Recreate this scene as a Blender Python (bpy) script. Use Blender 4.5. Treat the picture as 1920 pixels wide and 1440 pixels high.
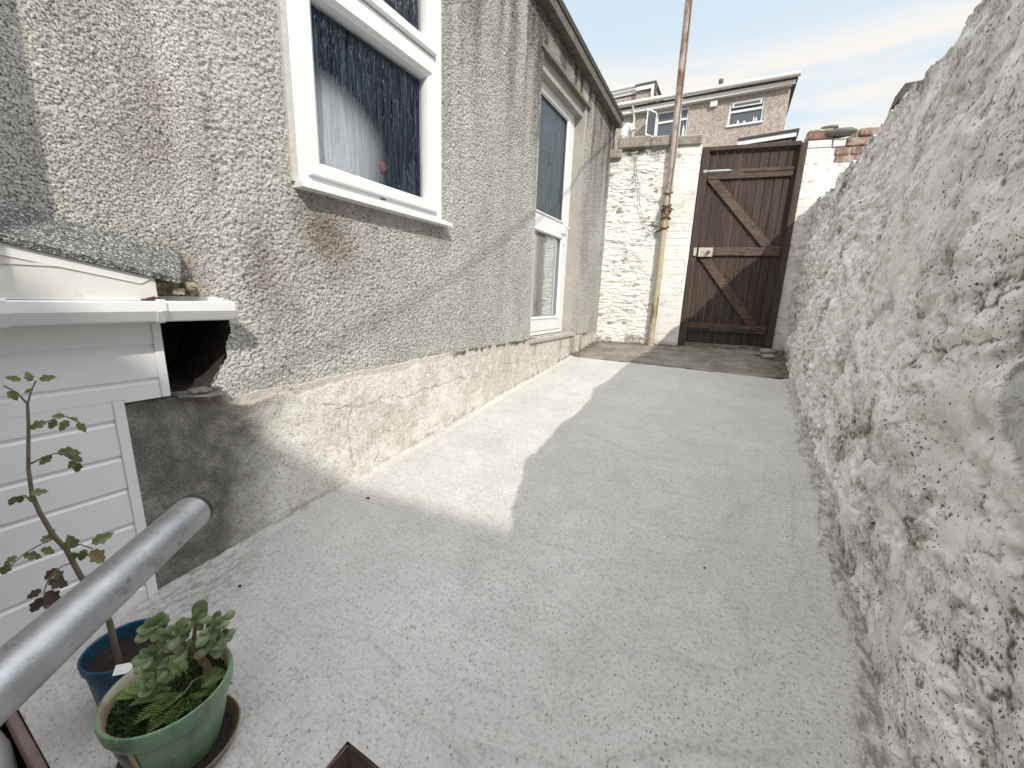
import bpy, math, random
import numpy as np
from mathutils import Vector, Matrix
random.seed(7); RNG = np.random.RandomState(11)
SC = bpy.context.scene
COL = SC.collection
for o in list(bpy.data.objects): bpy.data.objects.remove(o)
rad = math.radians

# ------------------------------------------------------------------ camera
cd = bpy.data.cameras.new('camera'); cam = bpy.data.objects.new('camera', cd); COL.objects.link(cam)
cd.sensor_width = 36; cd.lens = 745.0/1920*36; cd.clip_start = .02; cd.clip_end = 1000
def _cd(px, py): return Vector((px-960, -(py-720), -745.0))
_up = -_cd(832, 4090); _Z = _up.normalized()
_y = _cd(1385, 573); _y = _y-_Z*_y.dot(_Z); _Y = _y.normalized(); _X = _Y.cross(_Z)
cam.matrix_world = Matrix((_X, _Y, _Z)).to_4x4()
SC.camera = cam

# ------------------------------------------------------------------ light
SUN_TO = Vector((1, -1, 1.1)).normalized()
EXPOSURE = .52
SKY_STRENGTH = .15; SUN_STRENGTH = 2.4
w = bpy.data.worlds.new('World'); SC.world = w; w.use_nodes = True
nt = w.node_tree; nt.nodes.clear()
wo = nt.nodes.new('ShaderNodeOutputWorld'); bg = nt.nodes.new('ShaderNodeBackground')
sky = nt.nodes.new('ShaderNodeTexSky'); sky.sky_type = 'NISHITA'; sky.sun_disc = False
sky.sun_elevation = math.asin(SUN_TO.z); sky.sun_rotation = rad(135)
sky.air_density = 1.0; sky.dust_density = 1.2; sky.ozone_density = 1.0
bg.inputs['Strength'].default_value = SKY_STRENGTH
tc = nt.nodes.new('ShaderNodeTexCoord'); mp = nt.nodes.new('ShaderNodeMapping'); mp.inputs['Scale'].default_value = (1.1, 1.1, 8.5); mp.inputs['Location'].default_value = (.35, 0, .62)
nz = nt.nodes.new('ShaderNodeTexNoise'); nz.inputs['Scale'].default_value = 2.1; nz.inputs['Detail'].default_value = 6; nz.inputs['Roughness'].default_value = .52; nz.inputs['Distortion'].default_value = .35
cr = nt.nodes.new('ShaderNodeValToRGB'); cr.color_ramp.elements[0].position = .36; cr.color_ramp.elements[1].position = .56
cr.color_ramp.elements[0].color = (0, 0, 0, 1); cr.color_ramp.elements[1].color = (1, 1, 1, 1)
mx = nt.nodes.new('ShaderNodeMix'); mx.data_type = 'RGBA'; mx.inputs['B'].default_value = (4.9, 4.5, 4.05, 1)
mu = nt.nodes.new('ShaderNodeMath'); mu.operation = 'MULTIPLY'; mu.inputs[1].default_value = .8
mx0 = nt.nodes.new('ShaderNodeMix'); mx0.data_type = 'RGBA'; mx0.inputs['Factor'].default_value = .85; mx0.inputs['B'].default_value = (3.45, 4.10, 4.55, 1)
L = nt.links.new
L(tc.outputs['Generated'], mp.inputs['Vector']); L(mp.outputs['Vector'], nz.inputs['Vector']); L(nz.outputs['Fac'], cr.inputs['Fac'])
L(cr.outputs['Color'], mu.inputs[0]); L(mu.outputs[0], mx.inputs['Factor']); L(sky.outputs['Color'], mx0.inputs['A']); L(mx0.outputs['Result'], mx.inputs['A'])
# haze towards the horizon and an unseen bright zenith added to fill the shade
sx = nt.nodes.new('ShaderNodeSeparateXYZ'); L(tc.outputs['Generated'], sx.inputs[0])
def wramp(a, b, c0, c1):
    q = nt.nodes.new('ShaderNodeMapRange'); q.interpolation_type = 'SMOOTHSTEP'; q.inputs[1].default_value = a; q.inputs[2].default_value = b; q.inputs[3].default_value = c0; q.inputs[4].default_value = c1
    L(sx.outputs[2], q.inputs[0]); return q.outputs[0]
lowm = wramp(.40, .47, 1., .10); mul2 = nt.nodes.new('ShaderNodeMath'); mul2.operation = 'MULTIPLY'; L(mu.outputs[0], mul2.inputs[0]); L(lowm, mul2.inputs[1]); L(mul2.outputs[0], mx.inputs['Factor'])
zen_fill = wramp(.53, .78, 0., 1.); sc_ = nt.nodes.new('ShaderNodeMix'); sc_.data_type = 'RGBA'; L(mx.outputs['Result'], sc_.inputs['A']); L(zen_fill, sc_.inputs['Factor']); sc_.inputs['B'].default_value = (9.8, 9.9, 10.2, 1)
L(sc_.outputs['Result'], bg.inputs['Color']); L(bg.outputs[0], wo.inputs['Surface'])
sl = bpy.data.lights.new('sun', 'SUN'); sl.energy = SUN_STRENGTH; sl.angle = rad(.53); sl.color = (1, .935, .82)
so = bpy.data.objects.new('sun', sl); COL.objects.link(so); so.rotation_euler = (-SUN_TO).to_track_quat('-Z', 'Y').to_euler(); so.location = (6, -6, 8)
SC.view_settings.view_transform = 'Standard'; SC.view_settings.look = 'None'
SC.view_settings.exposure = EXPOSURE; SC.view_settings.gamma = 1

# ------------------------------------------------------------------ scene object helpers
def thing(name, label, cat, loc=(0, 0, 0), group=None):
    o = bpy.data.objects.new(name, None); COL.objects.link(o); o.location = loc; o.empty_display_size = .1
    o['label'] = label; o['category'] = cat
    if group: o['group'] = group
    return o
def tag(o, label=None, cat=None, group=None, kind=None):
    if label: o['label'] = label
    if cat: o['category'] = cat
    if group: o['group'] = group
    if kind: o['kind'] = kind
    return o
def link(o, parent=None):
    COL.objects.link(o)
    if parent:
        root = parent
        off = Vector((0, 0, 0))
        while root is not None: off += Vector(root.location); root = root.parent
        o.parent = parent
        if parent.type == 'EMPTY': o.matrix_parent_inverse = Matrix.Translation(-Vector(parent.location))
    return o
def npmesh(name, verts, faces, m, parent=None, smooth=False, attrs=None):
    verts = np.asarray(verts, dtype=np.float32).reshape(-1, 3)
    me = bpy.data.meshes.new(name)
    if isinstance(faces, np.ndarray):
        nf = len(faces); k = faces.shape[1]
        me.vertices.add(len(verts)); me.vertices.foreach_set('co', verts.ravel())
        me.loops.add(nf*k); me.loops.foreach_set('vertex_index', faces.astype(np.int32).ravel())
        me.polygons.add(nf); me.polygons.foreach_set('loop_start', np.arange(0, nf*k, k, dtype=np.int32))
        me.polygons.foreach_set('loop_total', np.full(nf, k, dtype=np.int32)); me.update(calc_edges=True)
    else:
        me.from_pydata([tuple(map(float, v)) for v in verts], [], faces); me.update()
    me.validate()
    if attrs:
        for k_, a in attrs.items():
            at = me.attributes.new(k_, 'FLOAT', 'POINT'); at.data.foreach_set('value', np.asarray(a, dtype=np.float32).ravel())
    if smooth: me.polygons.foreach_set('use_smooth', np.ones(len(me.polygons), dtype=bool))
    me.materials.append(m)
    o = bpy.data.objects.new(name, me)
    return link(o, parent)
def gridfaces(nu, nv, mask=None, flip=False):
    i = np.arange(nu-1)[:, None]*nv+np.arange(nv-1)[None, :]
    f = np.stack([i, i+nv, i+nv+1, i+1], -1)
    if flip: f = f[..., ::-1]
    if mask is not None: return f[mask].reshape(-1, 4)
    return f.reshape(-1, 4)

class MB:
    """collects primitives into one mesh"""
    def __init__(s): s.v = []; s.f = []
    def add(s, v, f):
        n = len(s.v); s.v += [tuple(map(float, p)) for p in v]; s.f += [tuple(i+n for i in q) for q in f]; return s
    def box(s, a, b, T=None, bev=0.0):
        x0, y0, z0 = a; x1, y1, z1 = b
        if bev <= 0:
            v = [(x, y, z) for x in (x0, x1) for y in (y0, y1) for z in (z0, z1)]
            f = [(0, 1, 3, 2), (4, 6, 7, 5), (0, 4, 5, 1), (2, 3, 7, 6), (0, 2, 6, 4), (1, 5, 7, 3)]
        else:
            import itertools
            e = bev; v = []; idx = {}
            X = (x0, x1); Y = (y0, y1); Z = (z0, z1)
            for sx, sy, sz in itertools.product((0, 1), repeat=3):
                ix = X[sx]+(e if sx == 0 else -e); iy = Y[sy]+(e if sy == 0 else -e); iz = Z[sz]+(e if sz == 0 else -e)
                for ax, p in enumerate(((X[sx], iy, iz), (ix, Y[sy], iz), (ix, iy, Z[sz]))):
                    idx[(sx, sy, sz, ax)] = len(v); v.append(p)
            f = []
            for s_ in (0, 1):
                q = [idx[(s_, a_, b_, 0)] for a_, b_ in ((0, 0), (1, 0), (1, 1), (0, 1))]; f.append(q if s_ else q[::-1])
                q = [idx[(a_, s_, b_, 1)] for a_, b_ in ((0, 0), (1, 0), (1, 1), (0, 1))]; f.append(q[::-1] if s_ else q)
                q = [idx[(a_, b_, s_, 2)] for a_, b_ in ((0, 0), (1, 0), (1, 1), (0, 1))]; f.append(q if s_ else q[::-1])
            for a_, b_ in itertools.product((0, 1), repeat=2):
                for (ax1, ax2, var) in ((0, 1, 2), (0, 2, 1), (1, 2, 0)):
                    def key(t, ax):
                        k = [0, 0, 0]; k[var] = t
                        o_ = [i for i in range(3) if i != var]; k[o_[0]] = a_; k[o_[1]] = b_
                        return idx[(k[0], k[1], k[2], ax)]
                    f.append((key(0, ax1), key(1, ax1), key(1, ax2), key(0, ax2)))
            for sx, sy, sz in itertools.product((0, 1), repeat=3):
                f.append(tuple(idx[(sx, sy, sz, ax)] for ax in range(3)))
        if T: v = [T(*p) for p in v]
        return s.add(v, f)
    def tube(s, pts, r, n=12, cap=True):
        pts = [Vector(p) for p in pts]; N = len(pts)
        rr = r if isinstance(r, (list, tuple)) else [r]*N
        rings = []; up = None
        for i, p in enumerate(pts):
            d = (pts[min(i+1, N-1)]-pts[max(i-1, 0)]).normalized()
            if up is None: up = d.orthogonal().normalized()
            up = (up-d*up.dot(d)).normalized(); sd = d.cross(up)
            rings.append([p+(up*math.cos(2*math.pi*k/n)+sd*math.sin(2*math.pi*k/n))*rr[i] for k in range(n)])
        v = [q for r_ in rings for q in r_]; f = []
        for i in range(N-1):
            for k in range(n):
                a = i*n+k; b = i*n+(k+1) % n; f.append((a, b, b+n, a+n))
        if cap: f.append(tuple(range(n))[::-1]); f.append(tuple((N-1)*n+k for k in range(n)))
        return s.add(v, f)
    def lathe(s, c, prof, n=48, close=False):
        v = []; f = []
        for r, z in prof:
            for k in range(n):
                a = 2*math.pi*k/n; v.append((c[0]+r*math.cos(a), c[1]+r*math.sin(a), c[2]+z))
        for i in range(len(prof)-1):
            for k in range(n):
                a = i*n+k; b = i*n+(k+1) % n; f.append((a, b, b+n, a+n))
        return s.add(v, f)
    def ext(s, poly, y0, y1, ax='y'):
        """extrude a closed polygon of (x,z) along y, or (y,z) along x"""
        n = len(poly)
        if ax == 'y': v = [(p[0], y0, p[1]) for p in poly]+[(p[0], y1, p[1]) for p in poly]
        else: v = [(y0, p[0], p[1]) for p in poly]+[(y1, p[0], p[1]) for p in poly]
        f = [(i, (i+1) % n, n+(i+1) % n, n+i) for i in range(n)]+[tuple(range(n))[::-1], tuple(range(n, 2*n))]
        return s.add(v, f)
    def build(s, name, m, parent=None, smooth=False, bevel=0):
        me = bpy.data.meshes.new(name); me.from_pydata(s.v, [], s.f); me.validate(); me.update()
        import bmesh
        bm = bmesh.new(); bm.from_mesh(me); bmesh.ops.recalc_face_normals(bm, faces=bm.faces); bm.to_mesh(me); bm.free()
        if smooth: me.polygons.foreach_set('use_smooth', np.ones(len(me.polygons), dtype=bool))
        me.materials.append(m); o = bpy.data.objects.new(name, me); link(o, parent)
        if smooth == 'auto':
            try:
                me.set_sharp_from_angle(angle=rad(35))
            except Exception: pass
        return o

# ------------------------------------------------------------------ numpy noise
def _hash(ix, iy, iz, s=0):
    h = (ix.astype(np.int64)*374761393+iy.astype(np.int64)*668265263+iz.astype(np.int64)*2147483647+s*974634777) & 0xffffffff
    h = ((h ^ (h >> 13))*1274126177) & 0xffffffff; h = ((h ^ (h >> 16))*2246822519) & 0xffffffff
    return ((h ^ (h >> 15)) & 0xffffff)/float(0xffffff)
def vnoise(x, y, z, s=0):
    xi = np.floor(x); yi = np.floor(y); zi = np.floor(z); fx = x-xi; fy = y-yi; fz = z-zi
    q = lambda t: t*t*t*(t*(t*6-15)+10)
    u, v, w_ = q(fx), q(fy), q(fz); xi = xi.astype(np.int64); yi = yi.astype(np.int64); zi = zi.astype(np.int64)
    out = 0
    for a in (0, 1):
        for b in (0, 1):
            for c in (0, 1):
                out = out+_hash(xi+a, yi+b, zi+c, s)*(u if a else 1-u)*(v if b else 1-v)*(w_ if c else 1-w_)
    return out*2-1
def fbm(x, y, z, o=4, s=0, g=.5):
    t = 0; a = 1; n = 0
    for i in range(o):
        t = t+vnoise(x*2**i+i*7.3, y*2**i-i*3.1, z*2**i+i*5.7, s+i)*a; n += a; a *= g
    return t/n
def worley(x, y, s=0, jit=.9):
    xi = np.floor(x).astype(np.int64); yi = np.floor(y).astype(np.int64)
    f1 = np.full(x.shape, 9.); f2 = np.full(x.shape, 9.); idd = np.zeros(x.shape)
    for a in (-1, 0, 1):
        for b in (-1, 0, 1):
            cx = xi+a; cy = yi+b; z0 = np.zeros_like(cx)
            px = cx+.5+jit*(_hash(cx, cy, z0, s)-.5); py = cy+.5+jit*(_hash(cx, cy, z0, s+5)-.5)
            d = np.hypot(px-x, py-y); m = d < f1
            f2 = np.where(m, f1, np.minimum(f2, d)); idd = np.where(m, _hash(cx, cy, z0, s+9), idd); f1 = np.where(m, d, f1)
    return f1, f2, idd
def sstep(a, b, x): t = np.clip((x-a)/(b-a), 0, 1); return t*t*(3-2*t)
def polydist(X, Y, pts):
    d = np.full(X.shape, 1e9)
    for (ax, ay), (bx, by) in zip(pts[:-1], pts[1:]):
        dx, dy = bx-ax, by-ay; t = np.clip(((X-ax)*dx+(Y-ay)*dy)/(dx*dx+dy*dy), 0, 1)
        d = np.minimum(d, np.hypot(X-ax-t*dx, Y-ay-t*dy))
    return d
def spacing(a, b, f):
    out = [a]
    while out[-1] < b: out.append(out[-1]+f(out[-1]))
    out = np.array(out); return a+(out-a)*(b-a)/(out[-1]-a)

# ------------------------------------------------------------------ material helpers
class NM:
    def __init__(s, name):
        s.m = bpy.data.materials.new(name); s.m.use_nodes = True; s.t = s.m.node_tree; s.t.nodes.clear()
        s.out = s.n('ShaderNodeOutputMaterial'); s.b = s.n('ShaderNodeBsdfPrincipled'); s.l(s.b.outputs[0], s.out.inputs[0])
        s.tc = s.n('ShaderNodeTexCoord').outputs['Object']
    def n(s, t, **k):
        x = s.t.nodes.new(t)
        for a, b in k.items(): setattr(x, a, b)
        return x
    def l(s, a, b): s.t.links.new(a, b)
    def inp(s, sock, v):
        if hasattr(v, 'links') or isinstance(v, bpy.types.NodeSocket): s.l(v, sock)
        else:
            if isinstance(v, (tuple, list)) and len(v) == 3 and sock.type == 'RGBA': v = (*v, 1)
            sock.default_value = v
    def map(s, scale=(1, 1, 1), rot=(0, 0, 0), loc=(0, 0, 0), vec=None):
        x = s.n('ShaderNodeMapping'); s.l(vec or s.tc, x.inputs[0]); x.inputs['Scale'].default_value = scale; x.inputs['Rotation'].default_value = rot; x.inputs['Location'].default_value = loc
        return x.outputs[0]
    def noise(s, scale, detail=4, rough=.5, vec=None, dist=0, out='Fac'):
        x = s.n('ShaderNodeTexNoise'); s.l(vec or s.tc, x.inputs['Vector']); x.inputs['Scale'].default_value = scale; x.inputs['Detail'].default_value = detail
        x.inputs['Roughness'].default_value = rough; x.inputs['Distortion'].default_value = dist; return x.outputs[out]
    def vor(s, scale, vec=None, feature='F1', out='Distance', rnd=1):
        x = s.n('ShaderNodeTexVoronoi', feature=feature); s.l(vec or s.tc, x.inputs['Vector']); x.inputs['Scale'].default_value = scale; x.inputs['Randomness'].default_value = rnd; return x.outputs[out]
    def ramp(s, f, *st, interp='LINEAR'):
        x = s.n('ShaderNodeValToRGB'); x.color_ramp.interpolation = interp; s.l(f, x.inputs[0]); e = x.color_ramp.elements
        while len(e) < len(st): e.new(.5)
        for i, (p, c) in enumerate(st):
            e[i].position = p
            e[i].color = (c, c, c, 1) if isinstance(c, (int, float)) else (*c, 1)
        return x.outputs[0]
    def mix(s, f, a, b, mode='MIX'):
        x = s.n('ShaderNodeMix', data_type='RGBA', blend_type=mode); s.inp(x.inputs['Factor'], f); s.inp(x.inputs['A'], a); s.inp(x.inputs['B'], b); return x.outputs['Result']
    def math(s, op, a, b=0, c=0, clamp=False):
        x = s.n('ShaderNodeMath', operation=op, use_clamp=clamp); s.inp(x.inputs[0], a); s.inp(x.inputs[1], b); s.inp(x.inputs[2], c); return x.outputs[0]
    def dots(s, scale, rmax, frac, warp=.35, vec=None):
        '''irregular small spots: 1 inside, 0 outside'''
        add = s.n('ShaderNodeVectorMath', operation='ADD'); sc = s.n('ShaderNodeVectorMath', operation='SCALE'); s.l(s.noise(scale*2.2, 2, .5, out='Color', vec=vec), sc.inputs[0]); sc.inputs['Scale'].default_value = warp/scale
        s.l(vec or s.tc, add.inputs[0]); s.l(sc.outputs[0], add.inputs[1])
        v = s.n('ShaderNodeTexVoronoi'); s.l(add.outputs[0], v.inputs['Vector']); v.inputs['Scale'].default_value = scale
        c = s.n('ShaderNodeSeparateColor'); s.l(v.outputs['Color'], c.inputs[0])
        r = s.math('MULTIPLY_ADD', c.outputs[1], rmax*.8, rmax*.2)
        d = s.math('SUBTRACT', 1, s.math('DIVIDE', v.outputs['Distance'], r), clamp=True)
        inside = s.math('MULTIPLY', d, 3.5, clamp=True)
        return s.math('MULTIPLY', inside, s.math('GREATER_THAN', frac if not isinstance(frac, float) else frac, c.outputs[0]))
    def attr(s, name): return s.n('ShaderNodeAttribute', attribute_name=name).outputs['Fac']
    def sep(s, vec=None):
        x = s.n('ShaderNodeSeparateXYZ'); s.l(vec or s.tc, x.inputs[0]); return x.outputs
    def bump(s, h, dist=.01, st=1, nrm=None):
        x = s.n('ShaderNodeBump'); s.l(h, x.inputs['Height']); x.inputs['Distance'].default_value = dist; x.inputs['Strength'].default_value = st
        if nrm: s.l(nrm, x.inputs['Normal'])
        return x.outputs[0]
    def set(s, col=None, rough=None, nrm=None, metal=None, **k):
        if col is not None: s.inp(s.b.inputs['Base Color'], col)
        if rough is not None: s.inp(s.b.inputs['Roughness'], rough)
        if nrm is not None: s.l(nrm, s.b.inputs['Normal'])
        if metal is not None: s.b.inputs['Metallic'].default_value = metal
        for a, b in k.items(): s.inp(s.b.inputs[a.replace('_', ' ')], b)
        return s.m

def simple(name, c, rough=.5, var=.12, scale=20, metal=0, bump=0, bscale=200, dirt=None, spec=None):
    n = NM(name)
    f = n.noise(scale, 5, .6)
    c1 = tuple(x*(1-var) for x in c); c2 = tuple(min(1, x*(1+var)) for x in c)
    col = n.ramp(f, (.3, c1), (.7, c2))
    if dirt:
        d = n.ramp(n.noise(9, 8, .7), (dirt[1], 0.), (dirt[1]+.12, 1.)); col = n.mix(n.math('MULTIPLY', d, dirt[2] if len(dirt) > 2 else .8), col, dirt[0])
    n.set(col, rough, metal=metal)
    if bump: n.set(nrm=n.bump(n.noise(bscale, 3), bump))
    if spec is not None: n.b.inputs['Specular IOR Level'].default_value = spec
    return n.m

# roughcast (pebbledash) of the back extension
def mat_roughcast(name, tint=1.0, dist=True):
    n = NM(name)
    v = n.n('ShaderNodeTexVoronoi'); n.l(n.tc, v.inputs['Vector']); v.inputs['Scale'].default_value = 120
    vs = n.n('ShaderNodeSeparateColor'); n.l(v.outputs['Color'], vs.inputs[0])
    stone = n.ramp(vs.outputs[0], (0, (.11, .10, .09)), (.05, (.20, .19, .18)), (.10, (.42, .41, .395)), (.6, (.51, .505, .49)), (1, (.61, .605, .59)))
    fine = n.ramp(n.noise(210, 3, .6), (.39, (.045, .042, .038)), (.45, (.36, .35, .335)), (.52, (.57, .56, .54)), (.7, (.76, .75, .725)))
    pp = n.sep(); lf_ = n.ramp(n.math('MULTIPLY_ADD', pp[1], -1, 1.2), (.45, .30), (.56, .78))
    base = n.mix(lf_, stone, fine)
    wash = n.ramp(n.noise(2.1, 5, .6, vec=n.map((1, 1, .55))), (.3, (.80, .79, .77)), (.7, (1.12, 1.12, 1.11)))
    base = n.mix(1, base, wash, 'MULTIPLY')
    p = n.sep()
    # brown tea stains, a few big soft ones
    st = n.ramp(n.noise(1.9, 6, .62, vec=n.map((1, 1.2, .5), loc=(0, 3.3, 1.2)), dist=.4), (.50, 0.), (.66, 1.))
    base = n.mix(n.math('MULTIPLY', st, .40), base, (.68, .63, .57), 'MULTIPLY')
    # dark runs below the eaves, fading downwards
    run = n.ramp(n.noise(4.6, 6, .6, vec=n.map((1, 1.6, .10), loc=(0, .3, 0)), dist=.15), (.44, 0.), (.60, 1.))
    yy = n.math('MULTIPLY_ADD', p[1], .42, -.55)
    zf = n.math('MULTIPLY_ADD', p[2], .85, -.12, clamp=True)
    yf = n.math('ADD', yy, 0, clamp=True)
    k = n.math('MULTIPLY', n.math('MULTIPLY', run, zf), n.math('MULTIPLY_ADD', yf, .35, .1))
    base = n.mix(n.math('MULTIPLY', k, 1.15, clamp=True), base, (.30, .275, .26), 'MULTIPLY')
    jn = n.ramp(n.noise(38, 5, .7), (.30, .55), (.6, 1.05))
    base = n.mix(n.math('MULTIPLY', n.attr('run'), jn, clamp=True), base, (.17, .16, .155), 'MULTIPLY')
    base = n.mix(n.math('MULTIPLY', n.attr('stain'), jn, clamp=True), base, (.46, .41, .36), 'MULTIPLY')
    h = n.math('ADD', n.math('MULTIPLY', v.outputs['Distance'], -1.0), n.math('MULTIPLY', n.noise(300, 3), .5))
    n.set(base, .92, n.bump(h, .0040, 1.)); n.b.inputs['Specular IOR Level'].default_value = .2
    return n.m
def mat_plinth():
    n = NM('plinth_paint'); p = n.sep()
    big = n.noise(4.5, 7, .66, vec=n.map((1, .7, 1)), dist=.3)
    paint = n.ramp(n.noise(13, 6, .6), (.3, (.66, .63, .57)), (.7, (.80, .79, .76)))
    ochre = n.ramp(n.noise(20, 5), (.3, (.52, .49, .43)), (.7, (.64, .61, .55)))
    yk = n.math('MULTIPLY_ADD', p[1], .16, -.22)
    m = n.ramp(n.math('ADD', big, yk), (.50, 0.), (.60, .9))
    col = n.mix(m, paint, ochre)
    spk = n.ramp(n.noise(75, 6, .75), (.38, (.40, .36, .29)), (.47, (1, 1, 1)))
    col = n.mix(.7, col, spk, 'MULTIPLY')
    fl = n.ramp(n.noise(24, 6, .7), (.56, 0.), (.60, 1.)); col = n.mix(n.math('MULTIPLY', fl, .7), col, (.78, .775, .75))
    # grime further along
    gr = n.ramp(n.noise(6, 7, .7, vec=n.map((1, 1, .5))), (.48, 0.), (.62, 1.))
    gy = n.math('MULTIPLY_ADD', p[1], .45, -.85, clamp=True)
    col = n.mix(n.math('MULTIPLY', n.math('MULTIPLY', gr, gy), .75), col, (.20, .17, .12))
    # bare damp cement at the near end
    cem = n.ramp(n.noise(16, 8, .7), (.3, (.10, .098, .09)), (.52, (.185, .18, .165)), (.7, (.34, .33, .31)))
    cem2 = n.ramp(n.noise(190, 3, .7), (.38, (.6, .58, .55)), (.6, (1.25, 1.22, 1.2)))
    cem = n.mix(.75, cem, cem2, 'MULTIPLY')
    edge = n.math('ADD', p[1], n.math('MULTIPLY', n.noise(5, 6, .6), .30))
    edge = n.math('ADD', edge, n.math('MULTIPLY', p[2], -.32))
    cm = n.ramp(edge, (.93, 1.), (1.12, 0.))
    # ramp input is >1 : remap
    e2 = n.math('MULTIPLY', edge, .5); cm = n.ramp(e2, (.50, 1.), (.59, 0.))
    col = n.mix(cm, col, cem)
    col = n.mix(n.math('MULTIPLY', n.attr('crack'), .6), col, (.20, .17, .13))
    col = n.mix(n.math('MULTIPLY', n.attr('moss'), .9), col, (.075, .062, .04))
    sm = n.ramp(n.noise(40, 4), (.3, (.50, .47, .42)), (.7, (.60, .57, .52)))
    col = n.mix(n.attr('strip'), col, sm)
    h = n.math('ADD', n.noise(120, 4, .65), n.math('MULTIPLY', n.noise(30, 4, .6), 1.5))
    n.set(col, .85, n.bump(h, .006, .8)); return n.m
def mat_white_stone(name='whitewash', warm=(1, .99, .965), lo=.82, hi=.91, dark=.5, peel=True):
    n = NM(name)
    a = n.ramp(n.noise(4, 5, .55), (.30, tuple(lo*c for c in warm)), (.62, tuple(hi*c for c in warm)))
    g = n.ramp(n.noise(2.4, 7, .62, dist=.4), (.47, 0.), (.70, 1.))
    a = n.mix(n.math('MULTIPLY', g, .45 if peel else .25), a, (.44, .42, .39))
    g2 = n.ramp(n.noise(9, 6, .62, dist=.3), (.55, 0.), (.66, 1.)); a = n.mix(n.math('MULTIPLY', g2, .28), a, (.40, .37, .33))
    # pinholes and flecks, gathered in patches
    pm = n.ramp(n.noise(4.5, 6, .68, dist=.5), (.42, .05), (.60, .92 if peel else .2))
    d1 = n.dots(70, .34, pm, warp=.6); d2 = n.dots(150, .40, pm, warp=.6); d3 = n.dots(24, .17, n.math('MULTIPLY', pm, .6), warp=.6)
    pk = n.math('MAXIMUM', n.math('MAXIMUM', d1, d2), d3)
    a = n.mix(n.math('MULTIPLY', pk, .9), a, n.ramp(n.noise(11, 3), (.4, (.07, .06, .055)), (.6, (.15, .10, .07))))
    d = n.attr('dirt')  # dirt, and on the garden wall also painted crease shade
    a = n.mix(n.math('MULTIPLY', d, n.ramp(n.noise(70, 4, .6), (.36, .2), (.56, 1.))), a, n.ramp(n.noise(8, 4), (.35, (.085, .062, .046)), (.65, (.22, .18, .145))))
    a = n.mix(n.attr('patch'), a, n.ramp(n.noise(30, 7, .7), (.3, (.46, .46, .455)), (.7, (.62, .62, .61))))
    h = n.math('ADD', n.math('MULTIPLY', n.noise(16, 6, .58), 1.6), n.math('MULTIPLY', n.noise(95, 3, .55), .30))
    h = n.math('SUBTRACT', h, n.math('MULTIPLY', pk, .35))
    if peel: h = n.math('ADD', h, n.math('MULTIPLY', n.ramp(n.noise(5.5, 5, .55, dist=.3), (.52, 0.), (.535, 1.)), .45))
    n.set(a, .8, n.bump(h, .007, .85)); n.b.inputs['Specular IOR Level'].default_value = .3
    return n.m
def brs_(n):
    return n.noise(13, 6, .7, vec=n.map((.35, 8, 1), rot=(0, 0, rad(-66))))
def mat_ground():
    n = NM('painted_concrete')
    a = n.ramp(n.noise(2.6, 7, .6), (.3, (.55, .54, .525)), (.7, (.66, .65, .635)))
    b = n.ramp(n.noise(95, 6, .8), (.38, .55), (.5, 1.0)); a = n.mix(.7, a, b, 'MULTIPLY')
    b = n.ramp(n.noise(11, 6, .7), (.36, .93), (.6, 1.02)); a = n.mix(1, a, b, 'MULTIPLY')
    # brush strokes in swirling arcs
    wv = n.n('ShaderNodeVectorMath', operation='ADD'); n.l(n.tc, wv.inputs[0])
    nv = n.n('ShaderNodeVectorMath', operation='SCALE'); n.l(n.noise(1.1, 2, .5, out='Color'), nv.inputs[0]); nv.inputs['Scale'].default_value = .22
    n.l(nv.outputs[0], wv.inputs[1])
    br = n.noise(14, 5, .72, vec=n.map((.5, 11, 1), rot=(0, 0, rad(24)), vec=wv.outputs[0]))
    br2 = n.noise(16, 5, .7, vec=n.map((12, .5, 1), rot=(0, 0, rad(-14)), vec=wv.outputs[0]))
    sel = n.ramp(n.noise(1.9, 4, .6), (.44, 0.), (.62, 1.))
    s = n.n('ShaderNodeMix', data_type='FLOAT'); n.l(sel, s.inputs['Factor']); n.l(br, s.inputs[2]); n.l(br2, s.inputs[3]); brs = s.outputs[0]
    b = n.ramp(brs_(n), (.34, .84), (.5, 1.), (.64, 1.04)); a = n.mix(n.math('MULTIPLY', sel, .8), a, b, 'MULTIPLY')
    # small dark pits
    pm = n.ramp(n.noise(2.6, 5, .6), (.38, .22), (.62, .75))
    pit = n.math('MAXIMUM', n.dots(105, .32, pm, warp=.5), n.dots(44, .16, pm, warp=.5))
    pit2 = n.math('MULTIPLY', n.ramp(brs, (.36, 1.), (.44, 0.)), n.ramp(n.noise(4.2, 4, .6), (.42, 0.), (.62, 1.)))
    spot = n.dots(13, .055, .30, warp=.5)
    a = n.mix(n.math('MULTIPLY', pit, .72), a, (.20, .195, .185))
    a = n.mix(n.math('MULTIPLY', pit2, .22), a, (.36, .35, .33))
    a = n.mix(n.math('MULTIPLY', spot, .85), a, (.13, .12, .11))
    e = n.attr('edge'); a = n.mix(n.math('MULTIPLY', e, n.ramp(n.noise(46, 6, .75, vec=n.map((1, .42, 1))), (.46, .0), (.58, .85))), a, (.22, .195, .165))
    a = n.mix(n.math('MULTIPLY', n.attr('mark'), .35), a, (.33, .32, .30))
    h = n.math('ADD', n.math('MULTIPLY', brs, n.math('MULTIPLY_ADD', sel, .45, .2)), n.math('MULTIPLY', n.noise(150, 4, .7), 1.0)); h = n.math('SUBTRACT', h, n.math('MULTIPLY', pit, .7))
    n.set(a, .7, n.bump(h, .0040, .85)); n.b.inputs['Specular IOR Level'].default_value = .35
    return n.m
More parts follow.
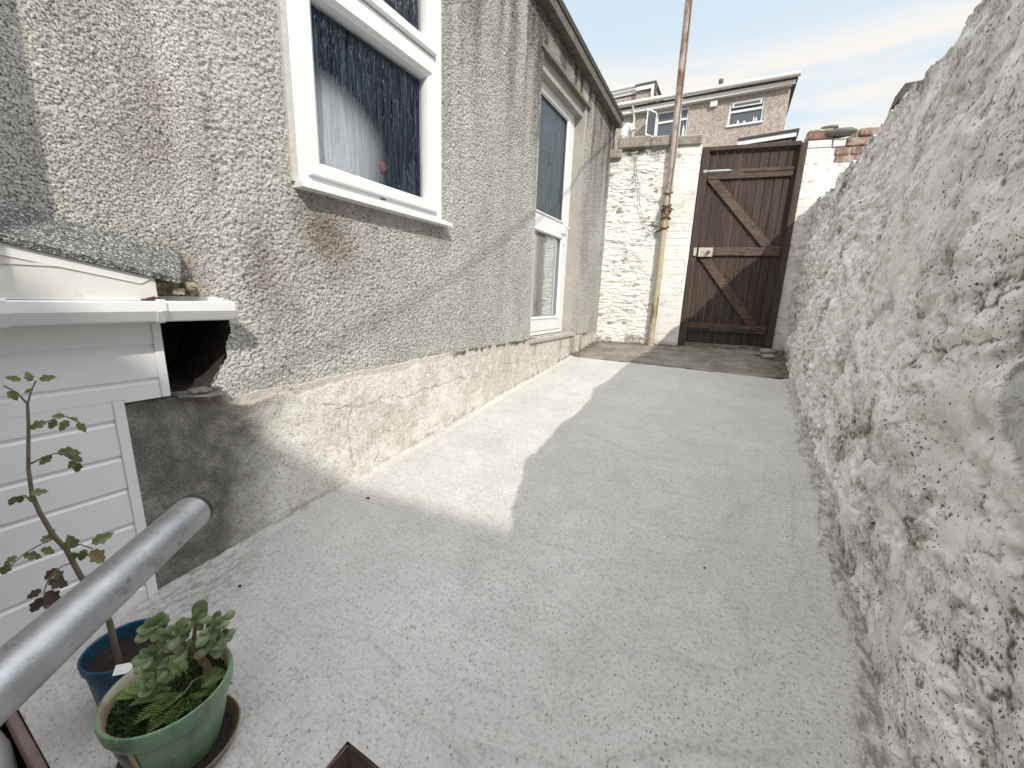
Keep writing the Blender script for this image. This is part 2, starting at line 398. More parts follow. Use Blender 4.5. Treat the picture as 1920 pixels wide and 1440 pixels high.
def mat_wood(name, c0, c1, axis='z', white=False):
    n = NM(name); sc = {'z': (26, 26, 1.3), 'x': (1.3, 26, 26), 'u': (1.5, 26, 26)}[axis]
    wv = n.map(sc)
    g = n.noise(2.2, 8, .68, vec=wv, dist=.7)
    col = n.ramp(g, (.28, c0), (.52, tuple((a+b)/2 for a, b in zip(c0, c1))), (.74, c1))
    pl = n.ramp(n.noise(1.4, 2, vec=n.map((7, 7, .3))), (.3, .72), (.7, 1.25)); col = n.mix(.8, col, pl, 'MULTIPLY')
    kn = n.ramp(n.vor(3.2, vec=n.map((2.2, 2.2, 1.0))), (.05, 1.), (.13, 0.)); col = n.mix(n.math('MULTIPLY', kn, .7), col, tuple(x*.45 for x in c0))
    n.set(col, .75, n.bump(g, .004, .7)); return n.m
def mat_rusty(name, base, rust, amt=.5, rough=.6):
    n = NM(name)
    f = n.ramp(n.noise(6, 8, .7, vec=n.map((1, 1, .35))), (amt, 0.), (amt+.1, 1.))
    c = n.mix(n.math('MULTIPLY', f, .9), n.ramp(n.noise(20, 5), (.3, tuple(x*.82 for x in base)), (.7, base)), n.ramp(n.noise(50, 4), (.3, tuple(x*.6 for x in rust)), (.7, rust)))
    n.set(c, rough, n.bump(n.noise(90, 4), .002, .6)); return n.m
def mat_glass(name, tint, streak=True, trans=.3, bst=.75):
    n = NM(name)
    n.set(tint, .14, metal=0); n.b.inputs['IOR'].default_value = 1.5; n.b.inputs['Specular IOR Level'].default_value = .9
    h = n.noise(30, 4, .6, vec=n.map((2.2, 2.2, .16)), dist=.5)
    h2 = n.noise(75, 3, .6, vec=n.map((1.6, 1.6, .28)), dist=.8)
    hh = n.math('ADD', h, n.math('MULTIPLY', h2, .8))
    n.l(n.bump(hh, .012, bst), n.b.inputs['Normal'])
    fl = n.math('ADD', n.math('MULTIPLY', n.ramp(n.noise(90, 4, .7, vec=n.map((2.6, 2.6, .34))), (.60, 0.), (.66, 1.)), .8), n.math('MULTIPLY', n.ramp(n.noise(60, 4, .7, vec=n.map((3.2, 3.2, .07))), (.48, 0.), (.66, 1.)), .45), clamp=True); col = n.mix(fl, tint, (.24, .31, .39)); n.inp(n.b.inputs['Base Color'], col)  # pale vertical streaks: glass highlights painted into the colour
    tr = n.n('ShaderNodeBsdfTransparent'); tr.inputs[0].default_value = (.93, .95, .96, 1)
    mixs = n.n('ShaderNodeMixShader'); f = n.ramp(h, (.35, max(0., trans-.10)), (.65, min(1, trans+.10))); n.l(n.math('MULTIPLY', f, n.math('SUBTRACT', 1, n.math('MULTIPLY', fl, .7))), mixs.inputs[0]); n.l(n.b.outputs[0], mixs.inputs[1]); n.l(tr.outputs[0], mixs.inputs[2]); n.l(mixs.outputs[0], n.out.inputs[0])
    return n.m

M = dict(
    roughcast=mat_roughcast('roughcast_render'), plinth=mat_plinth(), white=mat_white_stone(),
    whitebrick=mat_white_stone('painted_brick', lo=.76, hi=.86, peel=False), ground=mat_ground(),
    upvc=simple('white_upvc', (.80, .81, .82), .28, .03, 6, dirt=((.42, .40, .36), .66, .3)),
    upvc_dirty=simple('weathered_upvc', (.74, .73, .70), .35, .05, 8, dirt=((.35, .32, .27), .58, .45)),
    mastic=simple('grey_mastic', (.55, .54, .52), .7, .1, 40, bump=.003, bscale=60),
    felt=None, dark=simple('dark_void', (.02, .018, .016), .95, .3, 30, bump=.01, bscale=40),
    brick=simple('red_brick', (.27, .165, .13), .85, .35, 18, bump=.008, bscale=60, dirt=((.46, .41, .36), .47, .8)),
    gate=mat_wood('dark_stained_boards', (.010, .006, .004), (.105, .070, .052)),
    rail=mat_wood('dark_stained_rail', (.022, .014, .010), (.17, .122, .095), 'u'),
    frame=mat_wood('dark_stained_frame', (.030, .020, .015), (.105, .075, .058)),
    fascia=mat_wood('weathered_fascia', (.06, .05, .042), (.20, .175, .15), 'u'),
    pole=mat_rusty('cream_painted_steel', (.52, .45, .31), (.22, .12, .06), .53),
    pole2=mat_rusty('rusting_steel', (.50, .42, .36), (.20, .085, .05), .49),
    rust=simple('rust', (.13, .065, .035), .85, .4, 80, bump=.002),
    wire=simple('weathered_cable', (.30, .30, .29), .6),
    steel=None, rubber=simple('black_rubber', (.02, .02, .02), .55),
    soil=simple('potting_soil', (.022, .016, .012), .95, .5, 120, bump=.01, bscale=150),
    slate=simple('slate', (.16, .155, .15), .75, .3, 9, bump=.008, bscale=30, dirt=((.35, .33, .30), .6)),
    stonecop=simple('coping_stone', (.30, .285, .25), .9, .3, 7, bump=.008, bscale=50, dirt=((.10, .085, .06), .55)),
    oldconc=None, brown=simple('brown_riser_paint', (.11, .078, .068), .7, .25, 25, bump=.003, bscale=60, dirt=((.30, .27, .25), .62, .6)),
    lock=simple('old_lock_plate', (.55, .50, .45), .5, .15, 40, metal=.2, dirt=((.22, .12, .07), .58)),
    zinc=simple('galvanised_bolt', (.50, .50, .50), .4, .15, 60, metal=.7),
    green=None, blue=None, terracotta=None,
    interior=simple('dim_interior', (.022, .042, .085), .9), curtain=simple('white_fabric', (.88, .88, .88), .8),
    farwall=None, tile=simple('roof_tile', (.10, .085, .078), .85, .3, 12), farglass=None,
)
def _felt():
    n = NM('mineral_felt'); v = n.vor(260, out='Color'); s = n.n('ShaderNodeSeparateColor'); n.l(v, s.inputs[0])
    c = n.ramp(s.outputs[0], (0, (.045, .05, .048)), (.5, (.15, .16, .152)), (.8, (.26, .27, .26)), (1, (.60, .62, .60)))
    n.set(c, .8, n.bump(n.vor(260), .004, .8)); return n.m
M['felt'] = _felt()
def _steel():
    n = NM('galvanised_tube'); f = n.noise(18, 7, .65, vec=n.map((1, 1, 1)))
    c = n.ramp(f, (.3, (.34, .35, .37)), (.7, (.50, .51, .53)))
    d = n.ramp(n.noise(26, 8, .75), (.56, 0.), (.62, 1.)); c = n.mix(n.math('MULTIPLY', d, .6), c, (.20, .22, .21)); c = n.mix(n.math('MULTIPLY', n.dots(60, .2, .35, warp=1.2), .6), c, (.16, .17, .165))
    n.set(c, n.ramp(n.noise(40, 5, .7), (.3, .34), (.7, .50)), n.bump(n.noise(240, 3), .0006, .5), metal=.92); return n.m
M['steel'] = _steel()
def _old():
    n = NM('old_concrete'); c = n.ramp(n.noise(5, 8, .68), (.28, (.12, .105, .08)), (.5, (.25, .235, .20)), (.72, (.40, .385, .34)))
    g = n.ramp(n.noise(90, 4, .7), (.38, .62), (.55, 1.08)); c = n.mix(.8, c, g, 'MULTIPLY')
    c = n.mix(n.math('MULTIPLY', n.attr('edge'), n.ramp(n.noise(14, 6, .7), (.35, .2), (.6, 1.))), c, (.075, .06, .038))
    n.set(c, .92, n.bump(n.noise(45, 6, .7), .012, .9)); return n.m
M['oldconc'] = _old()
def _glaze(name, a, b, scale=5, rough=.3, drip=None, spots=None):
    n = NM(name); c = n.ramp(n.noise(scale, 6, .6), (.3, a), (.7, b))
    if drip: c = n.mix(n.math('MULTIPLY', n.ramp(n.noise(22, 6, .65, vec=n.map((1, 1, .3))), (.52, 0.), (.68, 1.)), .7), c, drip)
    if spots: c = n.mix(n.ramp(n.noise(120, 3, .6), (.66, 0.), (.70, 1.)), c, spots)
    n.set(c, rough, n.bump(n.noise(60, 3), .001, .5)); return n.m
M['green'] = _glaze('green_glazed_clay', (.11, .19, .115), (.18, .29, .185), 6, .30, (.045, .085, .05), (.36, .42, .34))
M['cream'] = _glaze('cream_inner_glaze', (.34, .30, .20), (.50, .46, .36), 9, .4, (.16, .14, .08))
M['navy'] = _glaze('navy_glaze', (.012, .014, .028), (.03, .035, .05), 8, .3, None, (.25, .25, .25))
M['blue'] = _glaze('blue_plastic', (.010, .050, .095), (.020, .078, .14), 5, .42)
M['terracotta'] = _glaze('brown_glazed_saucer', (.07, .05, .035), (.20, .15, .10), 14, .35, (.03, .022, .015))
def _far():
    n = NM('far_pebbledash'); v = n.vor(26, out='Color'); s = n.n('ShaderNodeSeparateColor'); n.l(v, s.inputs[0])
    c = n.ramp(s.outputs[0], (0, (.33, .275, .24)), (.5, (.45, .385, .345)), (1, (.56, .495, .445)))
    wv = n.ramp(n.noise(.8, 5, .6), (.3, .85), (.7, 1.08)); n.set(n.mix(1, c, wv, 'MULTIPLY'), .9, n.bump(n.vor(26), .01, .5)); return n.m
M['farwall'] = _far()
def _fg():
    n = NM('window_glass'); n.set((.10, .115, .14), .08); n.b.inputs['Specular IOR Level'].default_value = .8; return n.m
M['farglass'] = _fg()
M['obscure'] = mat_glass('obscured_glass', (.016, .038, .075), trans=.90)
M['doorglass'] = mat_glass('obscured_door_glass', (.030, .055, .075), trans=.10, bst=.30)
def _clear():
    n = NM('clear_double_glazing'); n.set((.42, .45, .46), .02, metal=.5); n.b.inputs['IOR'].default_value = 1.9; n.b.inputs['Specular IOR Level'].default_value = .8; n.b.inputs['Coat Weight'].default_value = 1; n.b.inputs['Coat IOR'].default_value = 1.7; return n.m
M['clearglass'] = _clear()
def _leaf(name, a, b, rough=.5, sss=0, back=None):
    n = NM(name); c = n.ramp(n.noise(35, 4, .6), (.3, a), (.7, b)); n.set(c, rough)
    if back: pass
    try: n.b.inputs['Transmission Weight'].default_value = 0
    except Exception: pass
    tl = n.n('ShaderNodeBsdfTranslucent'); n.l(c, tl.inputs[0]); ms = n.n('ShaderNodeMixShader'); ms.inputs[0].default_value = .25
    n.l(n.b.outputs[0], ms.inputs[1]); n.l(tl.outputs[0], ms.inputs[2]); n.l(ms.outputs[0], n.out.inputs[0]); return n.m
M['tomleaf'] = _leaf('tomato_leaf', (.075, .10, .035), (.17, .21, .075))
M['dryleaf'] = _leaf('dry_leaf', (.06, .04, .035), (.13, .09, .075))
M['yelleaf'] = _leaf('yellowing_leaf', (.16, .14, .06), (.28, .24, .12))
M['tomstem'] = simple('tomato_stem', (.15, .12, .085), .7, .25, 60)
M['jadeleaf'] = _leaf('jade_leaf', (.11, .16, .065), (.27, .33, .17), .26)
M['jadestem'] = simple('jade_stem', (.13, .10, .065), .8, .3, 90, bump=.003)
M['fern'] = _leaf('fern_frond', (.10, .16, .045), (.26, .35, .11), .5)
M['moss'] = _leaf('moss', (.015, .030, .008), (.07, .105, .03), .8)

# ================================================================== SETTING
G0, GS = -.983, .103
def gz(y): return G0+GS*y
def rwx(y): return np.interp(y, [-1.2, .905, 1.235, 1.862, 2.905, 3.454, 4.282, 5.3], [.36, .373, .385, .398, .42, .425, .437, .452])
# slab
ys = spacing(.10, 3.87, lambda y: .0045*max(1, .55+y*.62)); xs = np.arange(-1.47, .55, .0065)
Xg, Yg = np.meshgrid(xs, ys, indexing='ij')
Zg = gz(Yg)+.004*fbm(Xg*2.2, Yg*2.2, Xg*0, 3, 3)+.0016*fbm(Xg*14, Yg*14, Xg*0, 3, 9)
mark = np.zeros_like(Xg)
ridges = [[(-.639, .513), (-.558, .518), (-.465, .53), (-.365, .525), (-.30, .50)], [(-.473, .647), (-.413, .654), (-.345, .668)], [(-.762, .324), (-.679, .415), (-.611, .489)],
          [(-.45, .83), (-.301, .836)], [(-.65, .43), (-.60, .52), (-.56, .56)], [(-.2, 1.2), (.05, 1.45), (.1, 1.8), (.06, 2.1)], [(-.55, 1.5), (-.2, 1.42), (.1, 1.5)],
          [(-.1, .75), (.1, .78), (.25, .88)], [(-.05, .70), (.08, .80), (.14, 1.0), (.12, 1.25), (.0, 1.45)], [(-.40, 1.0), (-.15, .92), (.1, .98), (.28, 1.15)], [(-.9, 1.3), (-.5, 1.18), (-.2, 1.22)], [(-.35, .55), (-.15, .62), (.0, .75), (.2, .82)], [(-.8, 2.2), (-.3, 2.0), (.15, 2.15)], [(.3, 1.3), (.28, 1.7), (.33, 2.2)], [(.05, 1.6), (.2, 1.9), (.22, 2.3)], [(-.9, .55), (-.75, .62), (-.6, .60)]]
for i, r in enumerate(ridges):
    d = polydist(Xg+.006*vnoise(Xg*25, Yg*25, Xg*0+i), Yg+.006*vnoise(Xg*25, Yg*25, Xg*0+i+9), r)
    Zg += .0065*np.exp(-(d/.0055)**2)*(.6+.4*vnoise(Xg*12, Yg*12, Xg*0+i)); mark += .25*np.exp(-(np.abs(d-.009)/.005)**2)
# feathered fillet line parallel to the house wall
d = np.abs(Xg+1.385-.03*np.clip(1-Yg, 0, 1)-.006*vnoise(Yg*3, Xg*0, Xg*0)); Zg += .003*sstep(.05, .0, np.clip(Xg+1.45, 0, 1)); mark += .9*np.exp(-(d/.003)**2)*sstep(.9, 1.3, Yg)
for cx, cy, a in [(.101, 1.83, 1.1), (-1.33, 1.904, .2), (-1.147, 1.44, 0), (.089, .86, .7), (-.2, 1.1, 2.), (-.7, .75, .5)]:
    ln = .016; d = polydist(Xg, Yg, [(cx-ln*math.cos(a), cy-ln*math.sin(a)), (cx+.004, cy+.004), (cx+ln*math.cos(a+.3), cy+ln*math.sin(a+.3))]); mark += 1.6*np.exp(-(d/.0022)**2)
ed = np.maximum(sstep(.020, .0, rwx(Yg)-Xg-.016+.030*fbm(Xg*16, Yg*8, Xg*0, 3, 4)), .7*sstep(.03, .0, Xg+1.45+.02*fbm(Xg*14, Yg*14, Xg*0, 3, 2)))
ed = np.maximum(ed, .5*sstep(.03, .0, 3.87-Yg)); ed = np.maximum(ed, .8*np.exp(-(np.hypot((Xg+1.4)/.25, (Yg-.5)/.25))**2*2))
Zg += .010*sstep(.04, 0, Xg+1.45)+.010*sstep(.05, 0, rwx(Yg)-Xg)
Zg = Zg+.005*np.clip(ed, 0, 1)*np.abs(vnoise(Xg*48, Yg*20, Xg*0, 2))
cx_ = (Xg[1:, 1:]+Xg[:-1, :-1])/2; cy_ = (Yg[1:, 1:]+Yg[:-1, :-1])/2
keep = ~((cx_ > -.596) & (cy_ < .425))
Zg[(Yg > 3.84)] -= .0
# drop slab edges by chamfer
slab = npmesh('path', np.stack([Xg, Yg, Zg], -1), gridfaces(len(xs), len(ys), keep), M['ground'], smooth=True, attrs=dict(edge=np.clip(ed, 0, 1), mark=np.clip(mark, 0, 1)))
tag(slab, kind='structure')
# risers at the cut edge of the slab, and the steps going down
r = MB(); r.box((-.600, .13, -1.75), (-.594, .4215, -.944)); r.box((-.594, .421, -1.75), (.50, .4255, -.944)); r.box((-.600, .094, -1.75), (-.594, .13, -.978))
tag(r.build('step_riser', M['brown']), kind='structure')
r = MB(); r.box((-1.47, .082, -1.035), (-.6005, .0985, -.976), bev=.002); tag(r.build('slab_edge', simple('faded_brown_edge', (.21, .165, .15), .8, .25, 20, bump=.003, bscale=70, dirt=((.42, .40, .38), .60, .6))), kind='structure')
r = MB(); r.box((-.593, .16, -1.9), (.36, .4205, -1.125)); r.box((-.593, -.10, -1.9), (.36, .159, -1.30)); r.box((-.593, -.36, -1.9), (.36, -.101, -1.475)); r.box((-.593, -.62, -2.), (.36, -.361, -1.65))
tag(r.build('steps', M['ground']), kind='structure')
# old concrete before the gate
ys2 = spacing(3.872, 5.35, lambda y: .012); xs2 = np.arange(-1.47, .62, .012); X2, Y2 = np.meshgrid(xs2, ys2, indexing='ij')
Z2 = gz(Y2)+.006*fbm(X2*3, Y2*3, X2*0, 4, 21)+.004*fbm(X2*15, Y2*15, X2*0, 3, 22)-.004
yw = 4.715+(X2+1.45)*.1963
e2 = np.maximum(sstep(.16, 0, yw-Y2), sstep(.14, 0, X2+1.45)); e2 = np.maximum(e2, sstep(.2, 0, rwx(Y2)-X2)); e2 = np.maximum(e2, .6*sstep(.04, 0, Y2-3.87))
Z2 += .012*e2*(.5+vnoise(X2*22, Y2*22, X2*0))
tag(npmesh('old_path', np.stack([X2, Y2, Z2], -1), gridfaces(len(xs2), len(ys2)), M['oldconc'], smooth=True, attrs=dict(edge=e2)), kind='structure')
# terrain: the lower yard, the lane and the hill
def terr(x, y):
    up_ = -.60+.16*(np.minimum(y, 60)-5)
    z = np.where(y > 5.2, up_, np.where(y > .1, np.minimum(gz(y)-.12, -.70), -1.98))
    z = np.where((x < -1.5) & (y < 5.2), -1.98, z)
    return z
tx = np.concatenate([np.linspace(-150, -6, 24), np.array([-4, -2, -1.52, -1.49, -.6, .4, .6, .9, 2, 4]), np.linspace(6, 150, 24)]); ty = np.concatenate([np.linspace(-120, -6, 18), np.array([-4, -2, -1, -.1, .085, .12, 1, 2, 3, 4, 5.0, 5.25, 6, 7, 8, 10, 12]), np.linspace(15, 200, 28)])
TX, TY = np.meshgrid(tx, ty, indexing='ij')
n = NM('rough_ground'); n.set(n.ramp(n.noise(1.5, 8, .7), (.3, (.06, .07, .035)), (.5, (.16, .15, .12)), (.7, (.26, .25, .22))), .95, n.bump(n.noise(9, 6), .05))
tag(npmesh('ground', np.stack([TX, TY, terr(TX, TY)], -1), gridfaces(len(tx), len(ty)), n.m), kind='structure')

# ================================================================== BACK EXTENSION
ext = thing('house_extension', 'grey pebbledashed single-storey extension with white window and glazed back door', 'building', (-1.45, 2.5, -.7))
XW = -1.458
# openings (y0,y1,z0,z1)
WIN = (.965, 1.775, .365, 1.60); DOOR = (2.92, 3.845, -.345, 1.715)
HOLE = [(.40, -.09), (.70, -.09), (.695, -.16), (.675, -.23), (.64, -.30), (.61, -.335), (.40, -.345)]
def inpoly(Y, Z, poly):
    r = np.zeros(Y.shape, bool); n_ = len(poly); j = n_-1
    for i in range(n_):
        yi, zi = poly[i]; yj, zj = poly[j]
        c = ((zi > Z) != (zj > Z)) & (Y < (yj-yi)*(Z-zi)/(zj-zi+1e-12)+yi); r ^= c; j = i
    return r
def snap(a, vals):
    for v in vals: a[np.argmin(np.abs(a-v))] = v
    return a
yy = snap(spacing(-.10, 4.80, lambda y: .0034*max(1., .45+max(y, 0)*.55)), WIN[:2]+DOOR[:2]); zz = snap(np.arange(-.40, 2.06, .0040), WIN[2:]+DOOR[2:])
YW, ZW = np.meshgrid(yy, zz, indexing='ij')
f1, f2, idd = worley(YW/.0125+.3*vnoise(YW*50, ZW*50, YW*0, 2), ZW/.0105+.3*vnoise(YW*50, ZW*50, YW*0, 8), 3)
blob = np.clip(1-(f1/.70)**2, 0, 1)*(.35+.65*idd)
left = sstep(.72, .64, YW+.01*vnoise(ZW*6, ZW*0, ZW*0))       # older, finer dash
hgt = blob*(.0074*(1-.72*left))+.004*fbm(YW*9, ZW*9, YW*0, 4, 31)+.008*fbm(YW*1.7, ZW*1.7, YW*0, 2, 33)
f3, f4, id3 = worley(YW/.009, ZW/.009, 13); hgt += .0024*np.clip(1-(f3/.6)**2, 0, 1)*id3
hgt += .004*np.exp(-((YW-.695+.004*vnoise(ZW*8, ZW*0, ZW*0))/.006)**2)*sstep(-.1, 0.1, ZW)
wy = np.minimum.reduce([np.abs(YW-DOOR[1])+9*(ZW > DOOR[3]+.02)])
mask_s = sstep(.034, .022, np.abs(YW-3.868))*(ZW < 1.70)          # smooth render strip beside the door
hgt = hgt*(1-.8*mask_s)
cw = (YW[1:, 1:]+YW[:-1, :-1])/2; cz = (ZW[1:, 1:]+ZW[:-1, :-1])/2
ins = lambda b: (cw > b[0]) & (cw < b[1]) & (cz > b[2]) & (cz < b[3])
hp = inpoly(cw+.006*vnoise(cw*60, cz*60, cw*0), cz+.006*vnoise(cw*60, cz*60, cw*0+4), HOLE)
keep = ~(ins(WIN) | ins(DOOR) | hp)
Sy = sstep(-.05, .24, fbm(YW*4.3, YW*0, YW*0, 2, 301)+.7*fbm(YW*13, YW*0, YW*0, 2, 302)+.10*sstep(1.6, 2.2, YW)); ly = .35+1.1*np.clip(.5+vnoise(YW*5.5, YW*0, YW*0, 303), 0, 1)
ez = 2.0-.0494*(YW-3.02)-ZW
run = Sy*sstep(1., .1, ez/ly)*sstep(.6, 1.7, YW)*(1-.7*mask_s)+.55*sstep(.16, .02, ez)*sstep(1., 1.8, YW)
for y_, w_, l_, a_ in [(1.86, .05, .8, .8), (1.97, .03, 1.1, .55), (2.10, .06, .9, .9), (2.34, .05, .75, .8), (2.50, .08, 1.0, .9), (2.78, .05, .8, .8), (2.88, .03, 1.2, .5), (3.98, .04, .6, .8), (4.10, .06, .9, .9), (4.30, .05, .7, .8), (4.45, .06, 1.1, .9), (4.62, .07, 1.5, 1.), (4.74, .06, 2.2, 1.), (3.3, .2, .16, .8), (3.7, .15, .2, .8)]:
    run = np.maximum(run, a_*np.exp(-((YW-y_+.015*vnoise(ZW*5, YW*0, YW*0, 320))/(w_*.75))**2)*sstep(l_*1.25, l_*.15, ez))
run = np.clip(run*(.9+.5*fbm(YW*20, ZW*4, YW*0, 3, 304))+.12*sstep(1.6, 2.3, YW)*sstep(-.3, .4, fbm(YW*3, ZW*1.2, YW*0, 4, 309)+.1), 0, 1)
stn = 0
for (y_, z_, ry, rz, am) in [(1.04, .25, .10, .13, 1.), (1.13, .14, .14, .10, .55), (.80, .05, .07, .20, .7), (.62, .15, .06, .16, .75), (.55, .45, .05, .4, .75), (.42, .75, .05, .25, .6), (.68, .5, .03, .35, .45), (1.80, .28, .12, .10, .45), (1.45, .10, .25, .06, .25), (.60, -.02, .05, .06, .5), (.9, -.12, .06, .12, .3)]:
    stn = stn+am*np.exp(-((YW-y_+.03*fbm(YW*8, ZW*5, YW*0, 3, 305))/ry)**2-((ZW-z_+.05*fbm(YW*8, ZW*5, YW*0, 3, 306))/rz)**2)
stn = np.clip(stn*(.75+.9*fbm(YW*11, ZW*5, YW*0, 4, 307)), 0, 1)
wall = npmesh('wall', np.stack([XW+hgt, YW, ZW], -1), gridfaces(len(yy), len(zz), keep), M['roughcast'], ext, smooth=True, attrs=dict(run=run, stain=stn))
# rest of the shell (sides, back, interior void)
s = MB(); s.box((-4.5, 4.74, -1.9), (-1.48, 4.79, 1.90)); s.box((-4.55, -.1, -1.9), (-4.5, 4.79, 2.0)); s.box((-4.5, -.10, -1.9), (-1.75, -.05, 2.0)); s.box((-4.5, -.05, 1.98), (-1.48, 4.74, 2.02))
s.box((-1.62, -.1, 1.62), (-1.48, 4.74, 1.98)); s.build('shell_wall', simple('grey_render', (.42, .40, .37), .9, .15, 6, bump=.006), ext)
v = MB()
P_ = [(y, z) for y, z in HOLE]; nP = len(P_)
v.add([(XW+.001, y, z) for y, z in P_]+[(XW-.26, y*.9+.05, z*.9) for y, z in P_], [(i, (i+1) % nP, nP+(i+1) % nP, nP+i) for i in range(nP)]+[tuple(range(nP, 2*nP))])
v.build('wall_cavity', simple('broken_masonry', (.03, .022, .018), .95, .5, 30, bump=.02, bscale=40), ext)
# plinth
ZT = lambda y: np.interp(y, [.3, .55, .69, 1.01, 1.9, 2.98, 3.6, 4.8], [-.334, -.338, -.362, -.3625, -.340, -.338, -.345, -.383])
yp = spacing(.40, 4.76, lambda y: .005*max(1, .5+y*.6)); vp = np.concatenate([np.linspace(0, 1, 110), [1.0, 1.0]]); YP, VP = np.meshgrid(yp, vp, indexing='ij')
top = ZT(YP)+.005*vnoise(YP*14, YP*0, YP*0, 5)+.004*vnoise(YP*50, YP*0, YP*0, 6); bot = gz(YP)-.05
ZP = bot+(top-bot)*VP; hp_ = .005*fbm(YP*4, ZP*4, YP*0, 4, 41)+.0016*fbm(YP*35, ZP*35, YP*0, 3, 42, .6)
crack = np.zeros_like(YP)
for c in [[(1.026, -.474), (1.10, -.50), (1.157, -.516), (1.147, -.453)], [(1.157, -.516), (1.13, -.595), (1.144, -.729), (1.16, -.80)], [(1.157, -.51), (1.279, -.518), (1.40, -.50), (1.49, -.535), (1.64, -.515), (1.795, -.524), (1.93, -.50), (2.065, -.537), (2.20, -.52), (2.324, -.564)],
          [(2.505, -.501), (2.669, -.51), (2.8, -.50), (3.002, -.566), (3.215, -.546), (3.344, -.637)], [(2.7, -.45), (2.72, -.51), (2.68, -.6)], [(1.26, -.84), (1.29, -.78), (1.28, -.74)]]:
    jx = .012*vnoise(YP*30, ZP*30, YP*0, 61); d = polydist(YP+jx, ZP+.012*vnoise(YP*34, ZP*34, YP*0, 62), c); crack = np.maximum(crack, np.exp(-(d/.0024)**2))
hp_ -= .004*crack
strip = sstep(.038, .028, top-ZP+.012*vnoise(YP*12, ZP*12, YP*0, 71))*sstep(.62, .72, YP)*sstep(2.0, 1.5, YP+.2*vnoise(YP*5, ZP*0, ZP*0, 3)); hp_ -= .003*strip
moss = sstep(.022, .004, top-ZP+.02*vnoise(YP*30, ZP*30, YP*0, 72))*sstep(1.7, 2.0, YP)*sstep(4.8, 4.2, YP)
moss = np.maximum(moss, sstep(.03, 0, ZP-gz(YP)+.03*vnoise(YP*20, YP*0, YP*0, 75))*(.35+.5*sstep(2.5, 4, YP)))
hp_ += .012*moss*np.abs(vnoise(YP*60, ZP*60, YP*0, 73))
XP = -1.449+hp_; XP[:, -2] -= .006; XP[:, -1] = -1.49; ZP[:, -1] = top[:, -1]+.004; ZP[:, -2] += .001
npmesh('plinth', np.stack([XP, YP, ZP], -1), gridfaces(len(yp), len(vp)), M['plinth'], ext, smooth=True, attrs=dict(crack=crack, strip=np.clip(strip, 0, 1), moss=np.clip(moss, 0, 1)))
# roof: fascia board and felt edge; the eaves dip towards the gate
def eav(y): return 2.04-.0494*(y-3.02)
rf = MB()
rf.add([(-1.37, -.1, eav(-.1)), (-1.37, 4.79, eav(4.79)), (-4.6, 4.79, eav(4.79)+.12), (-4.6, -.1, eav(-.1)+.12), (-1.37, -.1, eav(-.1)-.045), (-1.37, 4.79, eav(4.79)-.045), (-4.6, 4.79, eav(4.79)+.05), (-4.6, -.1, eav(-.1)+.05)],
       [(0, 1, 2, 3), (4, 7, 6, 5), (0, 4, 5, 1), (1, 5, 6, 2), (2, 6, 7, 3), (3, 7, 4, 0)])
roof = rf.build('roof', simple('black_roofing_felt', (.045, .045, .045), .85, .3, 30, bump=.004), ext)
fb = MB()
for (xa, xb, t, b) in ((-1.392, -1.378, -.047, -.115), (-1.46, -1.393, -.10, -.112)):
    fb.add([(xa, -.1, eav(-.1)+t), (xb, -.1, eav(-.1)+t), (xb, 4.78, eav(4.78)+t), (xa, 4.78, eav(4.78)+t), (xa, -.1, eav(-.1)+b), (xb, -.1, eav(-.1)+b), (xb, 4.78, eav(4.78)+b), (xa, 4.78, eav(4.78)+b)],
           [(0, 1, 2, 3), (4, 7, 6, 5), (0, 4, 5, 1), (1, 5, 6, 2), (2, 6, 7, 3), (3, 7, 4, 0)])
fb.build('fascia', M['fascia'], roof)
# window --------------------------------------------------------------
def ring(mb, x0, x1, y0, y1, z0, z1, wl, wr=None, wb=None, wt=None, bev=.004):
    wr = wl if wr is None else wr; wb = wl if wb is None else wb; wt = wl if wt is None else wt
    mb.box((x0, y0, z0), (x1, y0+wl, z1), bev=bev); mb.box((x0, y1-wr, z0), (x1, y1, z1), bev=bev)
    mb.box((x0, y0+wl+.0003, z0), (x1, y1-wr-.0003, z0+wb), bev=bev); mb.box((x0, y0+wl+.0003, z1-wt), (x1, y1-wr-.0003, z1), bev=bev)
def mitre(mb, y0, y1, z0, z1, w_, prof):
    """mitred moulding ring; prof = list of (inset, x)"""
    n_ = len(prof)
    vs = []
    for (cy, cz, sy, sz) in ((y0, z0, 1, 1), (y1, z0, -1, 1), (y1, z1, -1, -1), (y0, z1, 1, -1)):
        for (i_, x_) in prof: vs.append((x_, cy+sy*i_, cz+sz*i_))
    f = []
    for k in range(4):
        for j in range(n_-1):
            a = k*n_+j; b = ((k+1) % 4)*n_+j; f.append((a, b, b+1, a+1))
    mb.add(vs, f)
wf = MB(); W0, W1, WB, WT = .972, 1.765, .372, 1.56
ring(wf, -1.50, -1.432, W0, W1, WB, WT, .040, .046, .034, .05); wf.box((-1.50, W0+.041, 1.052), (-1.434, W1-.047, 1.100), bev=.004)
win = wf.build('window', M['upvc'], ext)
MB().box((-1.48, W0-.022, WB), (-1.440, W0-.001, WT)).build('mastic_edge', M['mastic'], win); MB().box((-1.48, W1+.001, WB), (-1.446, W1+.020, WT)).build('mastic_edge', M['mastic'], win)
sh = MB()
sash_prof = [(0, -1.440), (0, -1.418), (.004, -1.414), (.034, -1.414), (.052, -1.432), (.056, -1.450), (.056, -1.48)]
mitre(sh, 1.006, 1.712, .404, 1.048, 0, sash_prof)
sh.build('sash', M['upvc'], win)
sh = MB(); mitre(sh, 1.006, 1.712, 1.103, 1.515, 0, sash_prof); sh.build('sash', M['upvc'], win)
